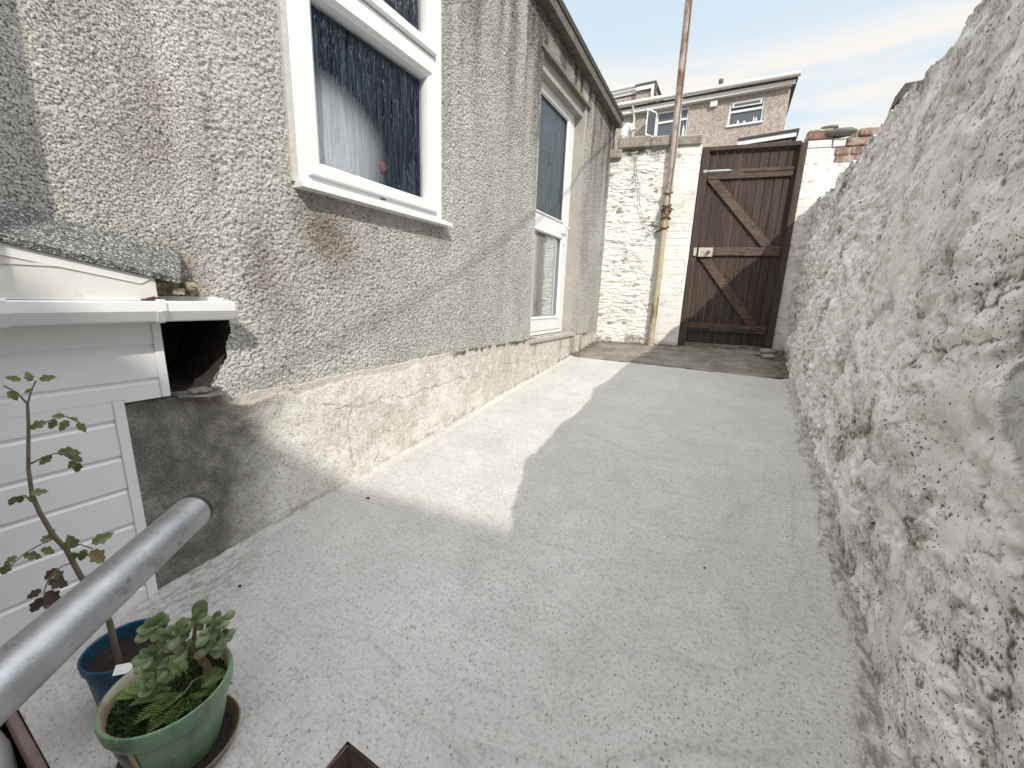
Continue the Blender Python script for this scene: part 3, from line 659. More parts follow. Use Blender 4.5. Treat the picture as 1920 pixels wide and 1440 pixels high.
for (a, b) in ((.455, .996), (1.155, 1.465)):
    g = MB(); g.box((-1.470, 1.058, a), (-1.464, 1.660, b)); g.build('pane', M['obscure'], win)
sl_ = MB(); sl_.ext([(-1.50, .352), (-1.398, .352), (-1.398, .366), (-1.412, .374), (-1.50, .378)], W0-.012, W1+.055); sl_.build('sill', M['upvc'], win)
dr = MB(); dr.box((-1.4315, 1.345, .394), (-1.4300, 1.375, .399)); dr.build('drain_slot', M['dark'], win)
# things in the bathroom behind the glass
iv = MB(); iv.box((-2.30, .75, .1), (-2.28, 2.2, 1.62)); iv.box((-2.28, .75, .1), (-1.49, .77, 1.62)); iv.box((-2.28, 2.18, .1), (-1.49, 2.2, 1.62)); iv.box((-2.28, .77, .1), (-1.49, 2.18, .12)); iv.box((-2.28, .77, 1.6), (-1.49, 2.18, 1.62))
iv.build('room_wall', M['interior'], ext)
cm_ = NM('soft_white_cloth'); cp = cm_.sep(); dy = cm_.math('MULTIPLY', cm_.math('SUBTRACT', cp[1], 1.10), 2.5); dz = cm_.math('MULTIPLY', cm_.math('SUBTRACT', cm_.math('MAXIMUM', cp[2], .60), .60), 4.2)
rr2 = cm_.math('SQRT', cm_.math('ADD', cm_.math('MULTIPLY', dy, dy), cm_.math('MULTIPLY', dz, dz)))
cm_.set((.9, .9, .9), .8); cm_.inp(cm_.b.inputs['Alpha'], cm_.ramp(rr2, (.45, 1.), (1.0, 0.))); M['curtain'] = cm_.m
tw = MB(); prof = [(.001, .26), (.07, .255), (.13, .235), (.175, .19), (.195, .12), (.20, .0), (.20, -.25)]
tw.lathe((0, 0, 0), prof, 32); tw.v = [(-1.56+x*.18, 1.12+y*2.1, .63+z*1.15) for x, y, z in tw.v]
t_ = tw.build('hanging_towel', M['curtain'], None, smooth=True); tag(t_, 'white towel seen blurred behind the lower window pane', 'towel')
rd = MB(); rd.lathe((0, 0, 0), [(.001, .03), (.02, .025), (.03, 0), (.02, -.03), (.001, -.034)], 16); rd.v = [(-1.545+x*.7, 1.465+y*.9, .565+z*.9) for x, y, z in rd.v]
tag(rd.build('red_bottle', simple('red_plastic', (.30, .09, .07), .6), None, smooth=True), 'small red bottle blurred behind the lower window pane', 'bottle')
# back door -------------------------------------------------------------
XD = -1.550
df = MB(); ring(df, XD-.05, XD, 2.925, 3.84, -.335, 1.708, .055, .05, .03, .05); door = df.build('back_door', M['upvc'], ext)
lf = MB(); ring(lf, XD-.045, XD+.004, 2.982, 3.788, -.300, 1.655, .10, .10, .115, .10); lf.box((XD-.045, 3.083, .555), (XD+.003, 3.687, .690), bev=.004)
mitre(lf, 3.078, 3.692, -.19, .56, 0, [(0, XD+.004), (0, XD+.012), (.010, XD+.012), (.020, XD-.006)]); mitre(lf, 3.078, 3.692, .685, 1.56, 0, [(0, XD+.004), (0, XD+.012), (.010, XD+.012), (.020, XD-.006)])
leaf = lf.build('door_leaf', M['upvc'], door)
g = MB(); g.box((XD-.028, 3.08, -.19), (XD-.022, 3.69, .558)); g.build('pane', M['clearglass'], door)
g = MB(); g.box((XD-.028, 3.08, .688), (XD-.022, 3.69, 1.558)); g.build('pane', M['doorglass'], door)
h = MB(); h.box((XD+.004, 3.72, .50), (XD+.014, 3.75, .72), bev=.003); h.tube([(XD+.012, 3.735, .64), (XD+.055, 3.735, .64), (XD+.058, 3.70, .64), (XD+.058, 3.61, .645)], .009, 8); h.build('handle', M['upvc'], door)
rv = MB(); rv.box((XD-.05, 3.842, -.345), (XW+.002, 3.862, 1.712)); rv.box((XD-.05, 2.90, -.345), (XW+.002, 2.921, 1.712)); rv.box((XD-.05, 2.90, -.372), (-1.425, 3.90, -.340), bev=.004)
rv.build('reveal', simple('smooth_render', (.42, .40, .365), .85, .12, 8, bump=.003, bscale=60), door)
ln = MB(); ln.ext([(XD-.05, 1.712), (-1.452, 1.712), (-1.432, 1.705), (-1.432, 1.722), (-1.448, 1.75), (XD-.05, 1.75)], 2.87, 3.93); ln.build('lintel', simple('stained_lintel', (.19, .165, .13), .9, .35, 9, bump=.005), ext)
iv = MB(); iv.box((-2.5, 2.5, -.4), (-2.48, 4.3, 1.75)); iv.box((-2.48, 2.5, -.4), (-1.62, 2.52, 1.75)); iv.box((-2.48, 4.28, -.4), (-1.62, 4.3, 1.75)); iv.box((-2.48, 2.52, -.4), (-1.62, 4.28, -.38)); iv.build('room_wall', M['interior'], ext)
# white outlet and downpipe at the end of the eaves
dp = thing('downpipe', 'short white plastic downpipe with angled outlet at end of the grey extension eaves', 'downpipe', (-1.40, 4.86, 1.5))
q = MB(); q.tube([(-1.40, 4.93, 1.0), (-1.40, 4.93, 1.82), (-1.385, 4.94, 1.87)], .034, 14); q.build('pipe', M['upvc'], dp, smooth='auto')
q = MB(); q.tube([(-1.40, 4.93, 1.80), (-1.39, 4.935, 1.86), (-1.365, 4.95, 1.905), (-1.33, 4.96, 1.90), (-1.31, 4.965, 1.86)], [.040, .042, .042, .040, .038], 14); q.build('outlet', M['upvc'], dp, smooth='auto')

# ================================================================== LEAN-TO with white cladding
lt = thing('lean_to', 'white plastic-clad lean-to with grey mineral felt roof beside the pebbledashed wall', 'lean-to', (-1.45, .2, -.6))
XC = -1.440
grooves = [-.174, -.272, -.375, -.477, -.575, -.683, -.785, -.887]
def clad(y0, y1, ztop, zbot, gs):
    pts = [(XC, ztop)]
    for g_ in gs:
        pts += [(XC, g_+.006), (XC-.006, g_+.001), (XC-.006, g_-.005), (XC-.001, g_-.011)]
    pts += [(XC, zbot)]
    poly = pts+[(XC-.03, zbot), (XC-.03, ztop)]
    return MB().ext(poly, y0, y1)
c1 = clad(-.10, .489, -.02, -.318, grooves[:2]); c1.build('cladding', M['upvc'], lt)
c1 = clad(-.10, .381, -.3185, -1.0, grooves[2:]); c1.build('cladding', M['upvc'], lt)
t = MB(); t.box((XC-.03, .4895, -.327), (XC+.003, .5115, -.02), bev=.002); t.box((XC-.03, .4065, -.3275), (XC+.003, .489, -.3185), bev=.002); t.box((XC-.03, .3815, -1.0), (XC+.003, .406, -.319), bev=.002); t.build('corner_trim', M['upvc'], lt)
def uz(y): return .159-.204*(y-.266)
def lz(y): return .084-.237*(y-.237)
ya, yb, yc = -.10, .588, .535
rf = MB(); rf.add([(-1.452, ya, uz(ya)), (-1.452, yb, uz(yb)), (-1.337, yc, lz(yc)), (-1.337, ya, lz(ya)), (-1.452, ya, uz(ya)-.03), (-1.452, yb, uz(yb)-.028), (-1.339, yc, lz(yc)-.014), (-1.339, ya, lz(ya)-.014)],
                  [(0, 3, 2, 1), (4, 5, 6, 7), (3, 7, 6, 2), (2, 6, 5, 1), (1, 5, 4, 0), (0, 4, 7, 3)])
lroof = rf.build('roof', M['felt'], lt)
bb = MB()
bz = lambda y: lz(y)-.0145
bb.add([(-1.348, ya, bz(ya)), (-1.348, .480, bz(.480)), (-1.348, .452, bz(.480)-.016), (-1.348, ya, bz(ya)-.030), (-1.40, ya, bz(ya)), (-1.40, .480, bz(.480)), (-1.40, .452, bz(.480)-.016), (-1.40, ya, bz(ya)-.030)],
       [(0, 3, 2, 1), (4, 5, 6, 7), (0, 1, 5, 4), (1, 2, 6, 5), (2, 3, 7, 6), (0, 4, 7, 3)])
bb.build('bargeboard', M['upvc'], lt)
fs = MB(); fs.add([(-1.3515, ya, bz(ya)-.006), (-1.3515, .484, bz(.484)-.001), (-1.3515, .484, -.046), (-1.3515, ya, -.046), (-1.41, ya, bz(ya)-.006), (-1.41, .484, bz(.484)-.001), (-1.41, .484, -.046), (-1.41, ya, -.046)],
                  [(0, 3, 2, 1), (4, 5, 6, 7), (0, 1, 5, 4), (1, 2, 6, 5), (2, 3, 7, 6), (0, 4, 7, 3)])
fs.box((-1.3510, ya, .027), (-1.3485, .33, .033)); fs.build('fascia', M['upvc_dirty'], lt)
gp = [(-1.352, -.047), (-1.340, -.047), (-1.336, -.051), (-1.336, -.074), (-1.352, -.099), (-1.359, -.103), (-1.42, -.103), (-1.431, -.094), (-1.431, -.036), (-1.428, -.036), (-1.428, -.092), (-1.418, -.100), (-1.360, -.100), (-1.339, -.073), (-1.339, -.050), (-1.352, -.050)]
gu = MB(); gu.ext(gp, ya, .660); gut = gu.build('gutter', M['upvc'], lt)
sp = MB(); sp.ext([(-1.336, -.048), (-1.336, -.074), (-1.352, -.100), (-1.359, -.1035), (-1.42, -.1035), (-1.431, -.094), (-1.431, -.038)], .660, .664); sp.build('stop_end', M['upvc'], gut)
def sc(p, k): return [(-1.385+(a+1.385)*k, -.072+(b+.072)*k) for a, b in p]
outer = [(-1.340, -.043), (-1.333, -.049), (-1.333, -.0755), (-1.350, -.102), (-1.358, -.1065), (-1.42, -.1065), (-1.435, -.095), (-1.435, -.032)]
def sleeve(y0, y1, k): return MB().ext(outer+[(-1.4315, -.034), (-1.4315, -.0935), (-1.419, -.1035), (-1.359, -.1035), (-1.3525, -.1005), (-1.3362, -.0745), (-1.3362, -.0505), (-1.342, -.046)], y0, y1)
sb = sleeve(.474, .4935, 1); sb.box((-1.3335, .482, -.074), (-1.330, .4935, -.050), bev=.001); sb.build('bracket', M['upvc'], gut)
sleeve(-.10, .224, 1).build('bracket', M['upvc'], gut)
db = MB()
for i in range(16):
    y = .49+RNG.rand()*.12; x = -1.445+RNG.rand()*.075; z = -.030 if i < 10 else -.012
    a = RNG.rand()*.016+.007; b = RNG.rand()*.006+.002
    db.box((x-a, y-a*.7, z-b+RNG.rand()*.01), (x+a, y+a*.7, z+b+RNG.rand()*.012), bev=.001)
db.box((-1.45, .50, -.03), (-1.40, .565, .006), bev=.004)
tag(db.build('mortar_debris', simple('crumbled_mortar', (.38, .33, .25), .95, .4, 60, bump=.006)), 'crumbled mortar and moss lying at the open gutter end under the felt roof', 'debris')
ll = MB(); ll.tube([(-1.345, .455, -.044), (-1.348, .475, -.041), (-1.342, .487, -.043)], [.003, .006, .003], 6); ll.box((-1.352, .448, -.046), (-1.338, .47, -.042), bev=.001)
tag(ll.build('dead_leaf', M['dryleaf']), 'small brown dead leaf caught on the white gutter joint', 'leaf')
sl2 = MB(); sl2.add([(-1.43, .525, -.330), (-1.405, .60, -.338), (-1.42, .652, -.340), (-1.5, .65, -.338), (-1.5, .52, -.328)], [(0, 1, 2, 3, 4)]); sl2.v += [(x, y, z-.006) for x, y, z in sl2.v[:5]]; sl2.f += [(9, 8, 7, 6, 5)]+[(i, i+5, (i+1) % 5+5, (i+1) % 5) for i in range(5)]
for i in range(14):
    y = .53+RNG.rand()*.12; x = -1.47+RNG.rand()*.04; a = .004+.008*RNG.rand(); sl2.box((x-a, y-a, -.331), (x+a, y+a, -.328+a*.8), bev=.001)
tag(sl2.build('slate_fragment', M['slate']), 'broken dark slate lying in the bottom of the wall hole beside white cladding', 'slate')

# ================================================================== RIGHT-HAND WHITEWASHED WALL
Yr = spacing(-.9, 5.16, lambda y: .0046*max(1, .40+abs(max(y, .3))*.62) if y > .25 else .02)
TOPY = [-.9, -.02, .06, .16, .40, .7, 1.08, 1.4, 1.5, 1.58, 1.67, 1.72, 1.98, 2.32, 2.62, 2.91, 3.2, 3.51, 4.16, 4.94, 5.2]
_tz = [.10, .16, .28, .38, .56, .61, .65, .69, .725, .725, .748, .718, .765, .80, .836, .822, .84, .858, .868, .955, .96]
TOPZ = [z*(1.075 if y >= 1.3 else 1.03) for y, z in zip(TOPY, _tz)]; TOPY = [y*1.06 if 1.3 <= y < 4.9 else y for y in TOPY]
nv = 430; vv = np.linspace(0, 1, nv)
YR, VR = np.meshgrid(Yr, vv, indexing='ij')
zt = .018+.024*np.exp(-((YR-2.2)/1.0)**2)+np.interp(YR, TOPY, TOPZ)+.012*vnoise(YR*7, YR*0, YR*0, 81)+.007*vnoise(YR*22, YR*0, YR*0, 82)
base = np.where(YR < .42, -1.9, gz(YR)-.04)
vf = .86                                                     # share of rows on the face
tf = np.clip(VR/vf, 0, 1); tt = np.clip((VR-vf)/(1-vf), 0, 1)
ZR = base+(zt-base)*tf; XR = rwx(YR)+.035*tf**2
ang = tt*math.pi/2
rr = .04
XR = XR+np.where(tt > 0, rr*(1-np.cos(np.clip(tt*3, 0, 1)*math.pi/2))+.32*np.clip((tt-.33)/.67, 0, 1), 0); ZR = ZR-rr*(tf >= 1)+np.where(tt > 0, rr*np.sin(np.clip(tt*3, 0, 1)*math.pi/2), 0)-rr*0
ZR = np.where(tf < 1, base+(zt-rr-base)*tf, ZR)
A = YR*1.0; B = ZR+.12*vnoise(YR*1.3, ZR*1.3, YR*0, 90)
wx = .10*vnoise(YR*4, ZR*4, YR*0, 91); wy_ = .05*vnoise(YR*5, ZR*5, YR*0, 92)
f1, f2, ids = worley((A+wx)/.27, (B+wy_)/.150, 17)
joint = np.exp(-((f2-f1)/.16)**2)
stone = (1-np.clip(f1/.95, 0, 1)**2)
f1b, f2b, idb = worley((A+wx*.6)/.085, (B+wy_)/.055, 19); jb = np.exp(-((f2b-f1b)/.22)**2)
fine = fbm(YR*11, ZR*11, YR*0, 5, 93, .58)
far = sstep(1.6, 2.9, YR)
dsp = (.004+.010*far)*stone*(.4+ids)-(.002+.004*far)*joint+.019*fbm(YR*2.2, ZR*2.6, YR*0, 3, 94)+.010*fbm(YR*6+ZR, ZR*7-2*YR, YR*0, 3, 194)+(.0022+.008*far)*fine+(.001+.010*far)*(idb-.5)*(1-jb)-(.001+.007*far)*jb
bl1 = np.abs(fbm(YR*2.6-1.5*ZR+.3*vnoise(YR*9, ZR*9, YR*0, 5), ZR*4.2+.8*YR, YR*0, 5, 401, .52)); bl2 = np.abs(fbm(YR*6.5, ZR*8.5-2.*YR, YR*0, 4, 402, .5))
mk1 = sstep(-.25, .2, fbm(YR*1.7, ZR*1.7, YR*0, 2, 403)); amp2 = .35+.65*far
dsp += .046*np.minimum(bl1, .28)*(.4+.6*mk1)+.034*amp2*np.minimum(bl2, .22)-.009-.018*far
crease_shade = np.clip(sstep(.030, .006, bl1)*sstep(.15, .5, mk1)+.9*sstep(.030, .006, bl2)*sstep(-.12, .12, fbm(YR*3, ZR*3, YR*0, 3, 404)), 0, 1)  # painted crevice shade: creases of the relief are coloured dark
smr = sstep(.10, .30, fbm(YR*5-2.5*ZR, ZR*7+2*YR, YR*0, 5, 410, .62))*sstep(-.02, .22, fbm(YR*1.6, ZR*2.2, YR*0, 3, 411)+.06)
rid = 1-np.abs(fbm(YR*3.5-2.2*ZR, ZR*5.5+1.2*YR, YR*0, 5, 95, .55)); dsp -= .012*sstep(.86, 1., rid)*sstep(-.1, .3, fbm(YR*2, ZR*2, YR*0, 2, 195))
pitn = sstep(.20, .36, fbm(YR*38, ZR*38, YR*0, 3, 96)); pz = sstep(.0, .30, fbm(YR*2.2, ZR*3.5, YR*0, 4, 97)+.35*joint-.05)
dsp -= .0012*pitn*pz
crk = sstep(.009, .0, np.abs(fbm(YR*3.1-1.8*ZR, ZR*3.6+.8*YR, YR*0, 5, 98, .55)))*sstep(-.05, .15, fbm(YR*2.6, ZR*2.6, YR*0, 2, 99)); dsp -= .006*crk
foot = sstep(.07, .0, ZR-gz(YR)+.04*fbm(YR*12, ZR*12, YR*0, 3, 101))*(YR > .4)
dirt = np.clip(.65*smr*(.45+.55*sstep(-.2, .2, fbm(YR*26, ZR*26, YR*0, 3, 412)))+1.0*crease_shade*sstep(-.40, .0, fbm(YR*16, ZR*16, YR*0, 3, 405))+.45*pitn*pz*(.4+.6*far)+.95*crk*sstep(-.3, .2, fbm(YR*20, ZR*20, YR*0, 2, 3))+.45*joint*sstep(.05, .4, fbm(YR*6, ZR*6, YR*0, 4, 102))+.75*foot*sstep(-.15, .35, fbm(YR*18, ZR*18, YR*0, 3, 103)), 0, 1)  # real dirt together with the painted shade of the creases
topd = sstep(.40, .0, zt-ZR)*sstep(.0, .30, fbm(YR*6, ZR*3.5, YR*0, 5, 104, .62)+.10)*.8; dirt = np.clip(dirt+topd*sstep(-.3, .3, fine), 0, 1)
pd = inpoly(YR+.012*vnoise(YR*30, ZR*30, YR*0), ZR+.012*vnoise(YR*30, ZR*30, YR*0, 2), [(.80, .03), (.92, -.03), (.962, -.075), (.975, -.12), (.965, -.165), (.925, -.20), (.86, -.235), (.70, -.2)]).astype(float)
dsp -= .006*pd
big = 0
for (cy_b, cz_b, ry, rz, am) in [(1.15, -.27, .10, .07, -.035), (1.35, -.30, .13, .05, .02), (1.02, -.20, .03, .02, -.03), (1.9, -.05, .14, .05, -.02), (1.7, .35, .2, .2, .02), (1.3, .1, .25, .15, .015), (2.3, .1, .05, .04, -.03)]:
    dsp += am*np.exp(-((YR-cy_b)/ry)**2-((ZR-cz_b)/rz)**2)
dsp = dsp-.02
nx = -np.cos(np.clip(tt*3, 0, 1)*math.pi/2); nzv = np.sin(np.clip(tt*3, 0, 1)*math.pi/2)
PX = XR+nx*dsp+.018*foot*0; PZ = ZR+nzv*dsp
gwall = thing('garden_wall', 'tall whitewashed rubble stone garden wall running up the right of the path', 'wall', (.6, 2.2, -.8))
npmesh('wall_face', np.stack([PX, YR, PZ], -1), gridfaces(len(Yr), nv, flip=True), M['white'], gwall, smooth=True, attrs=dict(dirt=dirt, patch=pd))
b = MB(); b.box((.74, -.9, -1.95), (.80, 5.0, .10)); b.add([(.765, y, z) for y, z in zip(TOPY, [z_-.05 for z_ in TOPZ])]+[(.765, y, 0.05) for y in TOPY], [(i, i+1, len(TOPY)+i+1, len(TOPY)+i) for i in range(len(TOPY)-1)])
b.box((.40, -.93, -1.95), (.80, -.905, .05)); b.build('wall_back', simple('rubble_back', (.30, .28, .25), .9, .25, 5, bump=.02, bscale=12), gwall)

# ================================================================== END WALL (local frame u along, w towards camera)
T = Vector((.98127, .19266, 0)); Nn = Vector((.19266, -.98127, 0)); O = Vector((-1.45, 4.715, 0))
def E3(u, w, z): p = O+T*u+Nn*w; return (p.x, p.y, z)
def npE(U, W_, Z): return np.stack([O.x+T.x*U+Nn.x*W_, O.y+T.y*U+Nn.y*W_, Z], -1)
ew = thing('boundary_wall', 'white painted stone and brick wall with grey coping left of the wooden gate', 'wall', E3(.45, -.1, -.48))
ug = np.arange(-.03, .9205, .0058); zg = np.arange(-.56, 1.6, .0058); U, Z = np.meshgrid(ug, zg, indexing='ij')
wz = Z+.02*vnoise(U*4, Z*4, U*0, 111); wu = U+.03*vnoise(U*5, Z*5, U*0, 112)
f1, f2, ids = worley(wu/.13+.5*vnoise(U*16, Z*16, U*0, 7), wz/.040+.4*vnoise(U*12, Z*30, U*0, 8), 23); jr = np.exp(-((f2-f1)/.20)**2)
rub = .010*(ids-.5)*(1-jr)-.004*jr+.007*fbm(U*16, Z*26, U*0, 5, 113, .6)+.014*(1-np.abs(fbm(U*6, Z*26, U*0, 4, 116)))**2
row = np.floor((Z+.6)/.075); uo = (U+np.where(row % 2 == 0, 0, .1125))
jz = np.abs(((Z+.6)/.075) % 1-.5)*2; ju = np.abs((uo/.225) % 1-.5)*2
mort = np.maximum(sstep(.90, .99, jz), sstep(.965, .995, ju)*1.); brk = -.0075*mort*np.clip(.6+.9*vnoise(U*5, Z*5, U*0, 114), 0, 1)+.0035*(_hash(np.floor(uo/.225).astype(np.int64), row.astype(np.int64), np.zeros(U.shape, np.int64))-.5)+.0018*fbm(U*22, Z*22, U*0, 3, 115)
mk = sstep(.50, .58, U+.05*vnoise(Z*5, Z*0, Z*0, 6)+.04*np.sign(np.sin(Z*21)))
dW = rub*(1-mk)+(brk+.012)*mk
dd = sstep(.20, .5, fbm(U*24, Z*34, U*0, 3, 118))*sstep(.0, .35, fbm(U*4, Z*4, U*0, 3, 119)-.05)*(1-.6*mk)
dd = np.maximum(dd, sstep(.09, 0, Z+.5-.03*U+.06*vnoise(U*14, Z*14, U*0, 120))*.8); dd = np.maximum(dd, sstep(.14, 0, 1.55-Z+.08*vnoise(U*18, Z*8, U*0, 121))*sstep(-.1, .4, vnoise(U*16, Z*16, U*0, 122))*.9)
npmesh('wall_face', npE(U, dW, Z), gridfaces(len(ug), len(zg), flip=True), M['whitebrick'], ew, smooth=True, attrs=dict(dirt=np.clip(dd, 0, 1), patch=U*0))
c = MB(); c.box((-.03, -.24, -.56), (.915, -.001, 1.6), T=E3); c.build('wall_core', M['stonecop'], ew)
nb = 26
for (u0, u1, z0, z1, wq) in ((.065, .40, 1.60, 1.715, .045), (.402, .66, 1.598, 1.700, .05), (.662, .905, 1.592, 1.690, .04), (-.06, .115, 1.505, 1.60, .055)):
    UU = np.linspace(u0, u1, nb); c = MB(); c.box((u0, -.25, z0), (u1, wq, z1), T=E3, bev=.012); c.build('coping_stone', M['stonecop'], ew)
# thin weeds under the coping
for t_i, (uc, lb) in enumerate([(.21, 'dark moss tuft under the coping left of the loose cable'), (.31, 'dark moss tuft under the coping between the cable and the pole')]):
    wd = MB(); c0 = Vector(E3(uc, .03, 1.578)); wd.tube([c0-T*.05, c0, c0+T*.05], [.004, .009, .004], 6)
    for i in range(46):
        u = uc+.05*(RNG.rand()*2-1); z = 1.578; l_ = .018+.03*RNG.rand(); a = RNG.rand()*6.28
        p0 = Vector(E3(u, .03, z)); p1 = p0+Vector((math.cos(a)*l_*.6, -abs(math.sin(a))*l_*.4, l_*(RNG.rand()-.75))); sd = Vector((.004, .001, .002))
        wd.add([p0-sd, p0+sd, p1], [(0, 1, 2)])
    tag(wd.build('wall_moss', M['moss']), lb, 'moss')

# gate pier -----------------------------------------------------------------
pr = thing('gate_pier', 'white painted brick gate pier with bare red bricks on top right of the gate', 'pier', E3(2.1, -.1, -.48))
ug = np.arange(1.852, 2.75, .0075); zg = np.arange(-.56, 1.50, .0075); U, Z = np.meshgrid(ug, zg, indexing='ij')
row = np.floor((Z+.6)/.078); uo = U+np.where(row % 2 == 0, 0, .1125)
jz = np.abs(((Z+.6)/.078) % 1-.5)*2; ju = np.abs((uo/.225) % 1-.5)*2; mort = np.maximum(sstep(.84, .97, jz), sstep(.94, .99, ju))
dW = -.007*mort*(.6+.4*vnoise(U*7, Z*7, U*0))+.006*fbm(U*16, Z*16, U*0, 4, 131)
kp = ~((((U[1:, 1:]) > 2.06) & (Z[1:, 1:] > 1.36)))
dd = .5*sstep(.2, .5, fbm(U*20, Z*20, U*0, 3, 133))+.5*mort*sstep(.2, .5, fbm(U*9, Z*9, U*0, 3, 134))
npmesh('pier_face', npE(U, dW, Z), gridfaces(len(ug), len(zg), kp, flip=True), M['whitebrick'], pr, smooth=True, attrs=dict(dirt=np.clip(dd, 0, 1), patch=U*0))
c = MB(); c.box((1.856, -.24, -.56), (2.75, -.012, 1.49), T=E3); c.build('pier_core', M['whitebrick'], pr)
# visible bricks at the top
bk = MB(); bw = MB()
def brickat(mb, u, z, l_=.205, h_=.066, w0=-.10, w1=.004): 
    j = (RNG.rand()-.5)*.01; mb.box((u, w0, z), (u+l_, w1+j, z+h_), T=E3, bev=.006)
brickat(bk, 1.850, 1.575, .195); brickat(bw, 1.850, 1.500, .20)
brickat(bw, 2.062, 1.500, .10); brickat(bk, 2.172, 1.500, .20); brickat(bk, 2.09, 1.425, .12); brickat(bk, 2.22, 1.425, .2); brickat(bk, 2.10, 1.36, .2, .058); brickat(bk, 2.31, 1.36, .2, .058)
brickat(bk, 2.26, 1.580, .14); brickat(bk, 2.41, 1.575, .2); brickat(bk, 2.38, 1.500, .2); brickat(bk, 2.43, 1.425, .2)
bk.build('bare_brick', M['brick'], pr); bw.build('painted_brick', M['whitebrick'], pr)
mo = MB(); mo.box((1.875, -.22, 1.49), (2.7, -.018, 1.572), T=E3); mo.box((1.875, -.22, 1.573), (2.055, -.02, 1.655), T=E3); mo.box((2.24, -.22, 1.573), (2.7, -.022, 1.64), T=E3); mo.box((1.85, -.1, 1.641), (2.04, .002, 1.662), T=E3, bev=.005)
mo.build('mortar', simple('lime_mortar', (.42, .37, .30), .95, .25, 30, bump=.01, bscale=60), pr)
def rock(name, c, r, m, seed, label, cat, group=None, sub=3):
    import bmesh
    bm = bmesh.new(); bmesh.ops.create_icosphere(bm, subdivisions=sub, radius=1)
    P = np.array([v.co[:] for v in bm.verts]); d = 1+.28*fbm(P[:, 0]*1.3+seed, P[:, 1]*1.3, P[:, 2]*1.3, 3, seed)+.05*vnoise(P[:, 0]*6, P[:, 1]*6, P[:, 2]*6, seed)
    P = np.sign(P)*np.abs(P)**.75*d[:, None]*np.array(r)+np.array(c)
    for v_, p in zip(bm.verts, P): v_.co = p
    me = bpy.data.meshes.new(name); bm.to_mesh(me); bm.free(); me.materials.append(m); me.polygons.foreach_set('use_smooth', np.ones(len(me.polygons), dtype=bool)); o = bpy.data.objects.new(name, me); COL.objects.link(o)
    return tag(o, label, cat, group)
rock('slate_rock', E3(2.10, -.02, 1.625), (.125, .07, .032), M['slate'], 5, 'long grey slate rock lying loose on top of the brick gate pier', 'rock')
rock('rubble_stone', E3(2.02, -.05, 1.682), (.07, .04, .018), M['slate'], 8, 'thin dark slate on top of the pier above the long rock', 'rock')
for i, (u, w_, s_, lb) in enumerate([(1.77, .22, .075, 'largest brown stone lying at the foot of the white wall by the gate'), (1.72, .42, .06, 'flat brown stone second from gate at foot of the white wall'), (1.66, .30, .035, 'small stone chip lying left of the larger rubble by the gate')]):
    p = E3(u, w_, 0); rock('rubble_stone', (p[0], p[1], gz(p[1])+s_*.3), (s_, s_*.7, s_*.42), M['stonecop'], 20+i, lb, 'stone', 'stones by the gate', 2)

# ================================================================== GATE
gt = thing('wooden_gate', 'dark brown stained timber ledged and braced gate at the end of the path', 'gate', E3(1.38, -.04, -.46))
def board(mb, u0, u1, w0, w1, z0, z1, b_=.004): mb.box((u0, w0, z0), (u1, w1, z1), T=E3, bev=b_)
fr = MB(); board(fr, .922, .990, -.075, .018, -.47, 1.530); board(fr, 1.790, 1.850, -.10, .030, -.47, 1.550); board(fr, .925, 1.80, -.075, .010, 1.531, 1.572); fr.build('frame', M['frame'], gt)
u = .996; k = 0; nb_ = 10; wd_ = (1.786-.996)/nb_
for k in range(nb_):
    b = MB(); a0 = u+k*wd_; board(b, a0+.0015, a0+wd_-.0015, -.052, -.030, -.440+.006*RNG.rand(), 1.522, .004); b.build('board', M['gate'], gt)
def rail(z0, z1, name='rail'):
    b = MB(); board(b, 1.000, 1.782, -.0295, -.004, z0, z1); return b.build(name, M['rail'], gt)
rail(1.262, 1.352); rail(.505, .592); rail(-.300, -.215)
def brace(a, b_, w_=.095):
    (u0, z0), (u1, z1) = a, b_
    m = MB(); pts = [(u0, z0), (u0+w_*1.15, z0), (u1, z1), (u1-w_*1.15, z1)]
    m.add([E3(p[0], -.029, p[1]) for p in pts]+[E3(p[0], -.007, p[1]) for p in pts], [(0, 1, 2, 3), (7, 6, 5, 4), (0, 4, 5, 1), (1, 5, 6, 2), (2, 6, 7, 3), (3, 7, 4, 0)])
    return m.build('brace', M['rail'], gt)
brace((1.006, 1.258), (1.715, .596)); brace((1.010, .501), (1.690, -.211))
hs = MB(); board(hs, 1.335, 1.775, -.0035, .004, 1.318, 1.338, .001); hs.build('hinge', M['rail'], gt)
hs = MB(); board(hs, 1.45, 1.775, -.0035, .002, -.275, -.255, .001); hs.build('hinge', M['frame'], gt)
for zb in (1.338, -.262):
    b = MB(); board(b, 1.002, 1.20, -.0035, .001, zb-.016, zb+.016, .001); q = [E3(.972, .008, zb), E3(1.215, .008, zb)]; b.tube(q, .007, 8); b.tube([E3(1.17, .008, zb), E3(1.17, .03, zb-.012)], .005, 6)
    board(b, .952, .988, .0185, .023, zb-.014, zb+.014, .001); b.build('bolt', M['zinc'] if zb > 0 else M['rust'], gt)
lk = MB(); board(lk, 1.006, 1.148, -.004, .020, .490, .584, .003); lock = lk.build('lock_case', M['lock'], gt)
lk = MB(); board(lk, .956, .988, .0185, .034, .498, .582, .003); lk.build('lock_keep', M['lock'], gt)
kn = MB(); kn.tube([E3(1.105, .018, .540), E3(1.105, .036, .540), E3(1.105, .042, .540), E3(1.105, .054, .540), E3(1.105, .060, .540)], [.009, .009, .020, .021, .012], 14); kn.build('knob', simple('worn_brass', (.25, .21, .16), .4, .2, 40, metal=.6), lock, smooth='auto')
